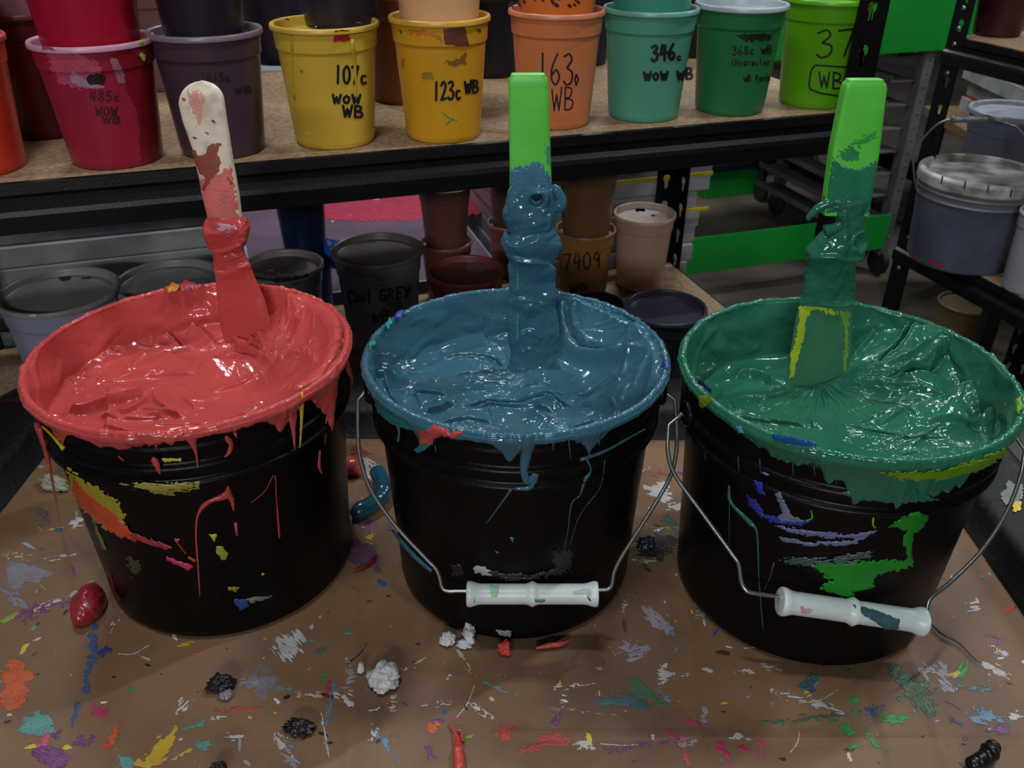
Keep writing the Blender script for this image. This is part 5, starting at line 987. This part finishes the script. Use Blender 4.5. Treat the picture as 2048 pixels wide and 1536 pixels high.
patch(mp_, [(690, 540), (740, 545), (770, 550), (790, 542), (780, 560), (762, 566), (750, 556), (700, 550)], (90, 104, 108), t, 5, (.2, .9), 110, 0); patch(mp_, [(770, 600), (800, 600), (806, 640), (780, 636)], (70, 76, 86), t, 6, (1, 1), 111, 0)
t, mp_, _ = L8; writing(write_lines('7409', 1126, 508, 1204, 540, -4), 3.4, mp_, t); writing(write_lines('WB', 1138, 568, 1180, 590), 3.2, mp_, t)
t, mp_, _ = L10; writing(write_lines('WB', 1332, 690, 1366, 720), 3, mp_, t); patch(mp_, [(1345, 735), (1375, 735), (1375, 765), (1340, 765)], (66, 44, 70), t, 5, (0, .8), 112, 0)
t, mp_, _ = L3; patch(mp_, [(536, 558), (600, 552), (620, 546), (616, 562), (560, 572)], (34, 30, 46), t, 5, (.1, .7), 113, 0); patch(mp_, [(530, 540), (552, 540), (550, 546), (532, 548)], (120, 30, 70), t, 2)
t, mp_, _ = L1; patch(mp_, [(58, 628), (74, 630), (70, 636), (60, 634)], WH, t, 2, dome=0); patch(mp_, [(96, 636), (108, 630), (102, 638)], (170, 170, 190), t, 2, dome=0)
def lidclamp(Q, C, R):
    d = Q[:, :2] - C; n = np.hypot(d[:, 0], d[:, 1]); k = np.minimum(1, R / np.maximum(n, 1e-9)); Q[:, :2] = C + d * k[:, None]; return Q
def lidpatch(T, pts, col, zs, **k):
    t, _, (C, D, h) = T; zz = zs + h - .0104; f = lambda px, py: (lidclamp(at(px, py, zz), C, D * .43), np.tile(K, (len(px), 1))); return patch(f, pts, col, t, k.pop('amp', 2), k.pop('streak', None), k.pop('seed', 0), 0, 'lid_mark', 1.4, .0003)
lidpatch(L1, [(120, 552), (138, 552), (144, 557), (130, 562), (118, 558)], (20, 18, 20), ZLW); lidpatch(L1, [(154, 544), (172, 544), (170, 549)], (36, 32, 36), ZLW); lidpatch(L1, [(156, 558), (182, 554), (180, 558)], (30, 28, 30), ZLW)
lidpatch(L9, [(1262, 402), (1290, 400), (1320, 402), (1330, 414), (1322, 428), (1290, 433), (1264, 428), (1258, 412)], (196, 186, 196), ZLW, amp=3); lidpatch(L9, [(1270, 417), (1288, 415), (1290, 423), (1272, 424)], (50, 44, 50), ZLW); lidpatch(L9, [(1298, 430), (1316, 429), (1314, 434)], (70, 60, 66), ZLW)
lidpatch(L5, [(935, 524), (965, 518), (990, 524), (992, 536), (960, 544), (936, 544)], (150, 112, 126), ZLW, amp=3); lidpatch(L4, [(700, 478), (730, 470), (765, 476), (750, 486), (715, 490)], (70, 60, 58), ZLW, amp=4, streak=(.1, .7)); lidpatch(L10, [(1336, 592), (1380, 596), (1392, 612), (1340, 602)], (70, 70, 84), ZLW, amp=3, streak=(.2, .4))
lidpatch(L3, [(500, 520), (560, 505), (620, 515), (610, 540), (540, 550), (505, 545)], (90, 82, 80), ZLW, amp=5)
mb = MB(); bm = bmesh.new(); bmesh.ops.create_icosphere(bm, subdivisions=4, radius=1); V = np.array([v.co[:] for v in bm.verts]); V *= (1 + .3 * fbm(V[:, 0] * 1.4, V[:, 2] * 1.4 + V[:, 1], 9))[:, None]
C_, D_, h_ = L12[2]; o = mesh_obj('ink_rag', np.array([C_[0] + D_ / 2 + .006, C_[1] - .012, ZLW + h_ + .006]) + V * np.array([.014, .016, .026]), [[v.index for v in f.verts] for f in bm.faces], simple((36, 96, 176), .4), L12[0], True); o.name = 'dried_ink_lump'; bm.free()

# ================================================================== ink lumps and scraps on the cardboard
_ico = None
def lump(px, py, wpx, dpx, hgt, ang, col, label, seed, rough=.35, cat='ink blob', group=None, rag=.25, fq=1.5, name='ink_blob'):
    bm = bmesh.new(); bmesh.ops.create_icosphere(bm, subdivisions=5, radius=1); V = np.array([v.co[:] for v in bm.verts]); Fc = [[v.index for v in f.verts] for f in bm.faces]; bm.free()
    n = fbm(V[:, 0] * fq + seed, V[:, 1] * fq + V[:, 2] * fq, seed, 4); n2 = 1 - np.abs(pn(V[:, 0] * 2.4 + V[:, 2], V[:, 1] * 2.4 + seed, seed + 3)) * 2
    V = V * (1 + rag * n + rag * .3 * n2)[:, None]; c = at(px, py, hgt * .4); d = (c - CAM) @ FW; a = wpx * d / F / 2; b = dpx * d / F / 2 / .6; an = math.radians(ang)
    x = V[:, 0] * a; y = V[:, 1] * b; z = np.maximum(V[:, 2] * hgt * .75 + hgt * .3, .0003 + .0006 * (V[:, 2] + 1)); ca, sa = math.cos(an), math.sin(an)
    o = mesh_obj(name, np.stack([x * ca - y * sa, x * sa + y * ca, z], -1), Fc, col if isinstance(col, bpy.types.Material) else simple(col, rough), None, True)
    o.location = (c[0], c[1], -.0002); tag(o, label, cat, group); return o
lump(175, 1205, 60, 58, .020, 10, mat('dull_red_blob', srgb(150, 40, 48), .3, coat=.3, cscale=20), 'round dull red ink blob on the cardboard left of the red pail', 2, rag=.12, fq=.9)
lump(768, 1352, 62, 40, .013, -20, mat('white_chunk', srgb(214, 214, 214), .6, bump=.4, bscale=120, col2=srgb(180, 180, 182), cscale=60), 'crumbly white chunk on the cardboard in front, between left and middle pails', 5, rag=.2, fq=1.6)
lump(722, 1335, 14, 14, .006, 0, WH, 'tiny white crumb just left of the crumbly white chunk', 6, cat='ink crumb', name='dried_ink_crumb')
lump(440, 1366, 50, 22, .010, 12, BK, 'pointed black dried ink scrap in front of the red pail', 8, cat='ink scrap', name='dried_ink_scrap', rag=.3)
lump(453, 1388, 26, 14, .004, 0, GR, 'small lilac grey flake touching the pointed black scrap', 9, cat='ink scrap', name='dried_ink_scrap')
lump(600, 1453, 58, 20, .007, -4, BK, 'flat black torn scrap near the bottom edge of the cardboard', 10, cat='ink scrap', name='dried_ink_scrap', rag=.4, fq=2.2)
lump(895, 1277, 30, 18, .008, -10, WH, 'white crumb left of the base of the blue ink pail', 11, .7, cat='ink crumb', name='dried_ink_crumb', rag=.25, fq=1.6)
lump(938, 1266, 26, 26, .013, 10, WH, 'tall white crumb against the base of the blue ink pail', 12, .7, cat='ink crumb', name='dried_ink_crumb', rag=.25, fq=1.6)
lump(930, 1288, 30, 12, .005, 5, WH, 'flat white crumb in front of the blue ink pail', 13, .7, cat='ink crumb', name='dried_ink_crumb', rag=.25, fq=1.6)
lump(1010, 1294, 28, 18, .009, 0, (196, 70, 62), 'small coral crumb in front of the blue ink pail', 14, cat='ink crumb', name='dried_ink_crumb', rag=.3)
lump(108, 966, 60, 18, .012, -20, (150, 150, 130), 'pale cream clump on the cardboard behind and left of the red pail', 15, .6, rag=.3)
lump(1292, 1086, 36, 18, .009, 0, (20, 34, 44), 'dark blue black blob on the cardboard between blue and green pails', 16, .3, rag=.35)
lump(438, 1534, 30, 10, .006, 0, BK, 'black flake at the bottom edge left of centre', 17, cat='ink scrap', name='dried_ink_scrap', rag=.4)
def worm(pts, w, m, label, cat='ink string', name='ink_string', z=.004, n=12, wob=.15):
    p = smooth(pts, 8); ww = np.interp(np.linspace(0, 1, len(p)), np.linspace(0, 1, len(w)), w); Q = at(p[:, 0], p[:, 1], z); d = (Q - CAM) @ FW; r = ww * d / F / 2 * (1 + wob * pn(np.arange(len(p)) * .4, 0 * ww, 3))
    Q[:, 2] = np.minimum(np.maximum(r * .9, .0004), .03) + .0; mb = MB(); mb.tube(Q, r, n); o = mb.build(name, m, None, True); base_origin(o); tag(o, label, cat); return o
CORAL = simple((196, 72, 62), .3)
worm([(1072, 1291), (1100, 1287), (1122, 1284), (1138, 1276)], (7, 11, 10, 6), CORAL, 'coral strip lying in front of the blue ink pail at right')
worm([(706, 1138), (728, 1130), (744, 1118), (752, 1106)], (6, 7, 8, 4), simple((110, 20, 22), .3), 'dark red curl on the cardboard between left and middle pails')
worm([(896, 1440), (914, 1470), (916, 1500), (920, 1540)], (3, 8, 22, 26), CORAL, 'coral ink strand with a thick tail at the bottom edge')
worm([(926, 1478), (921, 1455), (908, 1462), (914, 1495)], (5, 4, 4, 10), CORAL, 'short coral loop beside the thick coral strand')
worm([(756, 950), (768, 985), (752, 1008), (722, 1026), (704, 1030)], (34, 36, 34, 36, 22), mat('teal_blob', srgb(26, 78, 96), .22, coat=.4, cscale=20), 'glossy teal ink curl on the cardboard between left and middle pails', 'ink blob', 'ink_blob', wob=.1)
worm([(678, 945), (700, 940), (722, 948)], (30, 42, 10), INK['L'], 'coral ink blob on the cardboard behind the glossy teal curl', 'ink blob', 'ink_blob')
worm([(1940, 1528), (1960, 1522), (1978, 1508), (1986, 1494)], (26, 30, 34, 30), mat('black_curl', (.008, .007, .008), .35, bump=.8, bscale=70, cscale=30), 'thick black ink curl at the bottom right corner', 'ink scrap', 'dried_ink_scrap', wob=.3)
worm([(1862, 1240), (1885, 1262), (1920, 1280), (1950, 1310), (1968, 1322)], (3, 7, 4, 2.5, 2), simple((60, 62, 66), .4), 'thin grey ink thread right of the green ink pail')
# paint flecks on the cart lip
def CT(px, py):
    Q = at(px, py, .0372); Q[:, 0] = np.where(Q[:, 0] > 0, np.clip(Q[:, 0], CX1 + .019, CX1 + .057), np.clip(Q[:, 0], CX0 - .057, CX0 - .019))
    g = np.where(Q[:, 0] > 0, Q[:, 0] - CX1, CX0 - Q[:, 0]); Q[:, 2] = .034 + .004 * (g - .016) / .044; return Q, np.tile(np.array([0, 0, 1.]), (len(Q), 1))
for x, y, L, W, an, cl in ((12, 895, 26, 12, 80, GR), (22, 915, 6, 16, 0, GR), (45, 930, 14, 6, -40, GR), (30, 800, 40, 16, 10, (40, 20, 22)), (8, 990, 20, 6, 0, (60, 70, 80)), (2030, 880, 20, 24, 60, GR), (2026, 985, 50, 40, 50, (110, 118, 110)), (2036, 1010, 20, 20, 30, YE), (2044, 950, 14, 20, 0, WH)):
    patch(CT, splat_poly(x, y, L, W, an, x + y, 14), cl, ct, 3, (.4, .6), x, .0003, 'dried_splash', lift=.0009)

# ================================================================== behind the rack: tables, screens
WOODT = mat('plywood', srgb(128, 96, 66), .6, col2=srgb(104, 76, 52), cscale=9, stretch=(6, 1, 1))
def table(P, ex, L, ey, W, z, label, top=BLACK, th=.03):
    c = np.asarray(P) + ex * L / 2 + ey * W / 2; t = thing('work_table', label, 'table', (c[0], c[1], FZ)); mb = MB(); mb.box(c + K * (z - th / 2), ex * L / 2, ey * W / 2, K * th / 2, bev=.003); mb.build('table_top', top, t)
    for a in (.04, L - .04):
        for b in (.04, W - .04):
            mb = MB(); mb.box(np.asarray(P) + ex * a + ey * b + K * ((FZ + z - th) / 2), ex * .02, ey * .02, K * ((z - th - FZ) / 2)); mb.build('leg', BLACK, t)
    return t
def screen(P, ex, L, ey, W, z, h, fm, mm, label, fw=.038, group=None, name='printing_screen'):
    """a printing screen lying flat: hollow bar frame and stretched mesh"""
    P = np.asarray(P, float); c = P + ex * L / 2 + ey * W / 2; t = thing(name, label, 'screen', (c[0], c[1], z), group); mb = MB()
    for o, e, n, l in ((0, ex, ey, L), (W - fw, ex, ey, L)): mb.box(P + ey * (o + fw / 2) + ex * L / 2 + K * (z + h / 2), ex * L / 2, ey * fw / 2, K * h / 2, bev=.002)
    for o in (0, L - fw): mb.box(P + ex * (o + fw / 2) + ey * W / 2 + K * (z + h / 2), ex * fw / 2, ey * (W / 2 - fw + .001), K * h / 2, bev=.002)
    mb.build('frame', fm, t); mb = MB(); mb.box(c + K * (z + h + .0004), ex * (L / 2 - .006), ey * (W / 2 - .006), K * .0005); mb.build('mesh', mm, t); return t
table(R1(-1.35, DEP + .03, 0), A, 1.98, B, .62, -.305, 'long black work table behind the rack carrying the stacked printing screens')
MESHY = mat('yellow_mesh', srgb(190, 170, 30), .6); MESHG = mat('grey_mesh', srgb(120, 118, 128), .6, col2=srgb(96, 92, 104)); MESHP = mat('plum_mesh', srgb(104, 78, 100), .6, col2=srgb(84, 62, 84), cscale=5); MESHR = mat('red_mesh', srgb(140, 30, 36), .6)
ALW = mat('white_aluminium', srgb(172, 172, 178), .45, metal=.2, col2=srgb(140, 140, 146), cscale=8)
z = -.304; rnd = random.Random(8); hs_ = .0362; SN = ['lowest', 'second', 'third', 'fourth', 'fifth', 'sixth', 'seventh', 'eighth', 'ninth', 'topmost']
for k in range(10):
    screen(R1(-1.28 + rnd.uniform(-.006, .006), DEP + .06 + rnd.uniform(-.006, .006), 0), A, .93, B, .5, z + k * hs_, .035, ALUD if k < 9 else ALU, MESHG, SN[k] + ' grey aluminium screen of the stack behind the wide grey tubs')
for k in range(5):
    screen(R1(-.30 + rnd.uniform(-.006, .006), DEP + .05, 0), A, .47, B, .52, z + k * hs_, .035, ALW if k != 3 else mat('orange_frame', srgb(196, 84, 50), .5), MESHP, ['lowest', 'second', 'third', 'orange fourth', 'topmost plum meshed'][k] + ' screen of the middle stack behind the COOL GREY tub')
SMZ = z + 4 * hs_ + .0364; zmap = lambda zz: (lambda px, py: (at(px, py, zz), np.tile(K, (len(px), 1))))
top_s = [o for o in bpy.data.objects if o.get('label', '').startswith('topmost plum')][0]
patch(zmap(SMZ), [(645, 398), (660, 388), (830, 380), (960, 372), (990, 420), (900, 440), (720, 442), (650, 438)], (186, 60, 84), top_s, 4, seed=120, dome=0, name='ink_stain', lift=.0002); 
for q in ((675, 400, 30, 6), (748, 397, 24, 6), (665, 444, 6, 5), (722, 478, 5, 5), (700, 430, 4, 3)): patch(zmap(SMZ), splat_poly(q[0], q[1], q[2], q[3], 0, q[0], 10), WH, top_s, 1, dome=0, name='ink_stain', lift=.0005)
for k in range(10):
    screen(R1(.215 + rnd.uniform(-.008, .008), DEP + .07 + rnd.uniform(-.01, .01), 0), A, .39 - .006 * (9 - k) + rnd.uniform(-.006, .006), B, .5, z + k * hs_, .035, ALW, MESHY if k in (6, 8) else MESHG, SN[k] + ' white framed screen of the stack beside the pale beige tub')
for k, zz in ((7, 0), (9, 0)):
    mb = MB(); mb.box(R1(.41, DEP + .056, z + k * hs_ + .004), A * .19, B * .0012, K * .0035); o = mb.build('ink_stain', simple((196, 176, 40), .5), [q for q in bpy.data.objects if q.get('label', '').startswith(SN[k] + ' white framed')][0])
# ------------------------------------------------------------------ items on the right rack
def rt(P, D, h, z, col, label, **k): return tub(np.asarray(P)[:2], D, h, z, col, label, **k)
C, D, h = fit_tub(1905, 548, 1958, 338, 236, ZLW, .86); GP = thing('lidded_pail', 'grey ink pail with dirty white lid on the lower shelf of the right rack', 'pail', (C[0], C[1], ZLW)); R_ = D / 2
GPM = mat('grey_translucent_pail', srgb(84, 86, 104), .4, col2=srgb(70, 72, 88), cscale=10); GPL = mat('dirty_white_lid', srgb(178, 178, 176), .45, col2=srgb(110, 104, 100), cscale=14, cmin=.42, cmax=.56); GPT = mat('clear_grey_rim', srgb(112, 112, 122), .35)
mb = MB(); mb.lathe((C[0], C[1], ZLW), [(R_ * .80, .0005), (R_ * .83, 0), (R_ * .85, .004), (R_ * .93, h * .72)], 72, caps=True); mb.build('pail_body', GPM, GP, True)
mb = MB(); mb.lathe((C[0], C[1], ZLW), [(R_ * .93, h * .72), (R_ * .965, h * .725), (R_ * .965, h * .74), (R_ * .94, h * .745), (R_ * .945, h * .80), (R_ * .975, h * .805), (R_ * .975, h * .82), (R_ * .95, h * .825), (R_ * .955, h * .9)], 72, caps=False); mb.build('collar', GPT, GP, True)
mb = MB(); mb.lathe((C[0], C[1], ZLW), [(R_ * .955, h * .86), (R_ * .99, h * .862), (R_ * 1., h * .88), (R_ * 1.0, h * .965), (R_ * .985, h * .985), (R_ * .93, h), (R_ * .88, h * .99), (R_ * .86, h * .93), (.0002, h * .93)], 72, caps=False); ld = mb.build('lid', GPL, GP, True)
for k in range(5): patch(map_cone((C[0], C[1], 0), [(R_ * 1., ZLW + h * .8), (R_, ZLW + h)]), [(1884 + k * 46, 352 + k * 9), (1887 + k * 46, 352 + k * 9), (1884 + k * 46, 368 + k * 9), (1881 + k * 46, 368 + k * 9)], (30, 28, 28), ld, .3, dome=0, name='slot')
gc = map_cone((C[0], C[1], 0), [(R_ * .85, ZLW), (R_ * .93, ZLW + h * .72)]); patch(gc, [(1860, 520), (1890, 526), (1886, 534), (1862, 528)], (150, 50, 50), GP, 4, (0, .8), 130, 0); patch(gc, [(1820, 505), (1836, 512), (1832, 520)], (140, 60, 60), GP, 3, (0, .5), 131, 0)
PLN = np.array([-math.sin(.4), -math.cos(.4), 0.]); wp = smooth([(1842, 386), (1833, 376), (1828, 350), (1827, 315), (1840, 285), (1870, 252), (1893, 240), (1900, 239)], 8); Pw = on(wp[:, 0], wp[:, 1], (C[0] - R_ * .3, C[1], 0), PLN)
mb = MB(); mb.tube(Pw, .0018, 8); mb.build('bail_wire', WIRE, GP, True); g0 = Pw[-1]; g1 = on(1982, 237, (C[0] - R_ * .3, C[1], 0), PLN); mb = MB(); mb.tube(np.linspace(g0, g1, 12), [.004, .0075, .0065, .006, .006, .0075, .006, .006, .006, .0065, .0075, .004], 16); mb.build('handle_grip', mat('clear_grip', srgb(96, 96, 100), .3), GP, True)
g2 = on(2075, 300, (C[0] - R_ * .3, C[1], 0), PLN); mb = MB(); mb.tube([g1, (g1 + g2) / 2 + K * .015, g2, g2 - K * .06], .0018, 8); mb.build('bail_wire', WIRE, GP, True)
ftub(2042, 592, 2040, 424, 104, (146, 142, 150), 'whitish lidded tub at the right edge in front of the grey pail', zs=ZLW, lidcol=(180, 176, 182), tap=.84)
C2 = C + np.array([.17, .24]); tub(C2, .19, .235, ZLW, (90, 92, 108), 'second grey lidded tub behind the grey pail on the right rack', lidcol=(150, 152, 164))
ftub(1990, 76, 1996, -60, 118, (54, 18, 26), 'dark maroon tub on the upper shelf of the right rack', zs=ZSH)
C, D, h = fit_asp(1936, 604, 112, FZ, 1.0); tub(C, D, h, FZ, (104, 86, 50), 'yellowish tub standing on the floor under the right rack', lidcol=(96, 84, 60))
# white bottle and boxes beyond the upper shelf
GREEN = mat('green_painted_steel', srgb(14, 150, 52), .45, col2=srgb(12, 138, 46), cscale=3, bump=.05); GREYST = mat('grey_steel', srgb(124, 120, 122), .45, metal=.2, col2=srgb(100, 96, 98), cscale=6); TYRE = mat('caster_rubber', (.02, .018, .018), .6)
Q0 = np.array([1.45, 3.22, 0.]); sr = thing('screen_rack', 'wheeled green and grey screen rack with many side runners beyond the shelving', 'rack', Q0 - A * .45 + B * .35 + K * FZ)
for a, b in ((0, 0), (0, .72), (-.93, 0), (-.93, .72)):
    mb = MB(); p = Q0 + A * a + B * b; mb.box(p + K * (-.36), A * .02, B * .02, K * .40); mb.build('post', GREYST, sr)
    mb = MB(); mb.box(p + K * (-.765), A * .012, B * .012, K * .03); mb.lathe(p - A * .014 + K * (-.795), [(.018, 0), (.05, .002), (.054, .006), (.054, .022), (.05, .026), (.018, .028)], 24, axes=(B, K, A)); mb.build('caster', TYRE, sr, False)
for k in range(9):
    zz = -.02 - k * .084; mb = MB(); mb.box(Q0 - A * .07 + B * .36 + K * zz, A * .055, B * .36, K * .0015); mb.box(Q0 - A * .125 + B * .36 + K * (zz + .010), A * .0015, B * .36, K * .012); mb.build('runner', GREYST, sr)
mb = MB()
for k in range(15): mb.lathe(Q0 - B * .0205 + A * .004 + K * (-.03 - k * .047), [(.0045, 0), (.0045, .0015), (.0002, .0025)], 10, axes=(A, K, -B))
mb.build('rivet_row', ZINC, sr, True)
mb = MB(); mb.box(Q0 - A * .48 - B * .024 + K * (-.66), A * .47, B * .003, K * .07, bev=.001); mb.build('base_rail', GREEN, sr)
for k in range(2): mb = MB(); mb.box(Q0 + A * .15 - B * .03 + K * (.105 + .212 * k), A * 1.02, B * .006, K * .104, bev=.002); mb.build('top_panel', GREEN, sr)
mb = MB(); mb.box(Q0 + A * .15 + B * .36 + K * .01, A * 1.02, B * .38, K * .004); mb.build('top_tray', GREYST, sr)
# black wheeled frame further back
Q1 = at(1510, 300, -.63); bf = sr
for dz, dv in ((0, 0), (.0, .5)):
    mb = MB(); mb.box(Q1 - B * .35 + A * (dv) + K * 0, B * .55, A * .02, K * .035); mb.build('lower_rail', BLACK, bf)
for dv in (.2, -.1, -.85):
    for da in (0, .5): mb = MB(); mb.box(Q1 + A * da + B * dv + K * (-.07), A * .012, B * .012, K * .06); mb.lathe(Q1 + A * (da - .014) + B * dv + K * (-.17), [(.018, 0), (.046, .002), (.05, .006), (.05, .022), (.046, .026), (.018, .028)], 24, axes=(B, K, A)); mb.build('caster', TYRE, bf)
mb = MB(); mb.box(Q1 + A * .25 + B * .2, A * .27, B * .02, K * .035); mb.build('lower_rail', BLACK, bf)
gq = at(1470, 392, FZ); gb = thing('floor_bin', 'low green steel bin with navy lid on the floor beyond the white framed screens', 'bin', (gq[0], gq[1], FZ)); gq = gq + B * .2
mb = MB(); mb.box(gq + K * .065, A * .17, B * .2, K * .065, bev=.004); mb.build('bin_body', GREEN, gb)
mb = MB(); mb.box(gq + K * .150, A * .18, B * .21, K * .018, bev=.004); mb.build('bin_lid', mat('navy_lid', srgb(20, 26, 50), .5), gb)
# screens on a side table beyond the right rack
table((1.36, 2.25, 0), np.array([1., 0, 0]), .9, np.array([0, 1., 0]), .7, -.13, 'plywood topped table beyond the right rack with red meshed screens', WOODT)
for k in range(4): screen((1.44 + .02 * (k % 2), 2.28 + .015 * k, 0), np.array([1., 0, 0]), .75, np.array([0, 1., 0]), .6, -.1295 + k * .048, .046, ALUD, MESHR, ['lowest', 'second', 'third', 'topmost'][k] + ' red meshed screen on the plywood table at right')
# plain storage cabinet and bottle seen past the upper tubs
cb = thing('storage_cabinet', 'pale grey storage cabinet beyond the rack seen between the upper tubs', 'cabinet', (-.1, 2.6, FZ)); GC = mat('pale_cabinet', srgb(150, 154, 166), .5, cscale=4)
mb = MB(); mb.box((-.15, 2.75, -.40), (.62, 0, 0), (0, .2, 0), (0, 0, .45), bev=.006); mb.build('cabinet_body', GC, cb)
for x in (-.46, .16): mb = MB(); mb.box((x, 2.545, -.40), (.30, 0, 0), (0, .006, 0), (0, 0, .43), bev=.003); d_ = mb.build('door', GC, cb); mb = MB(); mb.box((x + (.26 if x < 0 else -.26), 2.53, -.3), (.006, 0, 0), (0, .008, 0), (0, 0, .06)); mb.build('handle', ALU, d_)

# dried crumbs of other colours caught on the rims
RIMZ = map_plane(np.array([0, 0, PH + .002]), np.array([0, 0, 1.]))
for par, pts, cl in ((PT['L'], [(330, 576), (345, 566), (362, 572), (352, 582), (336, 584)], (190, 120, 40)), (PT['L'], [(356, 572), (370, 560), (386, 566), (408, 570), (396, 578), (364, 580)], (150, 44, 54)), (PT['M'], [(786, 634), (800, 620), (812, 622), (800, 636)], (50, 60, 150)), (PT['M'], [(768, 650), (780, 636), (786, 644), (776, 658)], (30, 130, 130)), (PT['M'], [(736, 690), (746, 676), (752, 684), (742, 700)], (30, 130, 126)), (PT['M'], [(1328, 716), (1336, 722), (1336, 740), (1330, 738)], (50, 80, 170)), (PT['R'], [(2030, 800), (2044, 790), (2046, 820), (2036, 830)], (100, 150, 40))):
    patch(RIMZ, pts, cl, par, 3, None, int(pts[0][0]), .0026, 'dried_crumb', 1.4, .0)
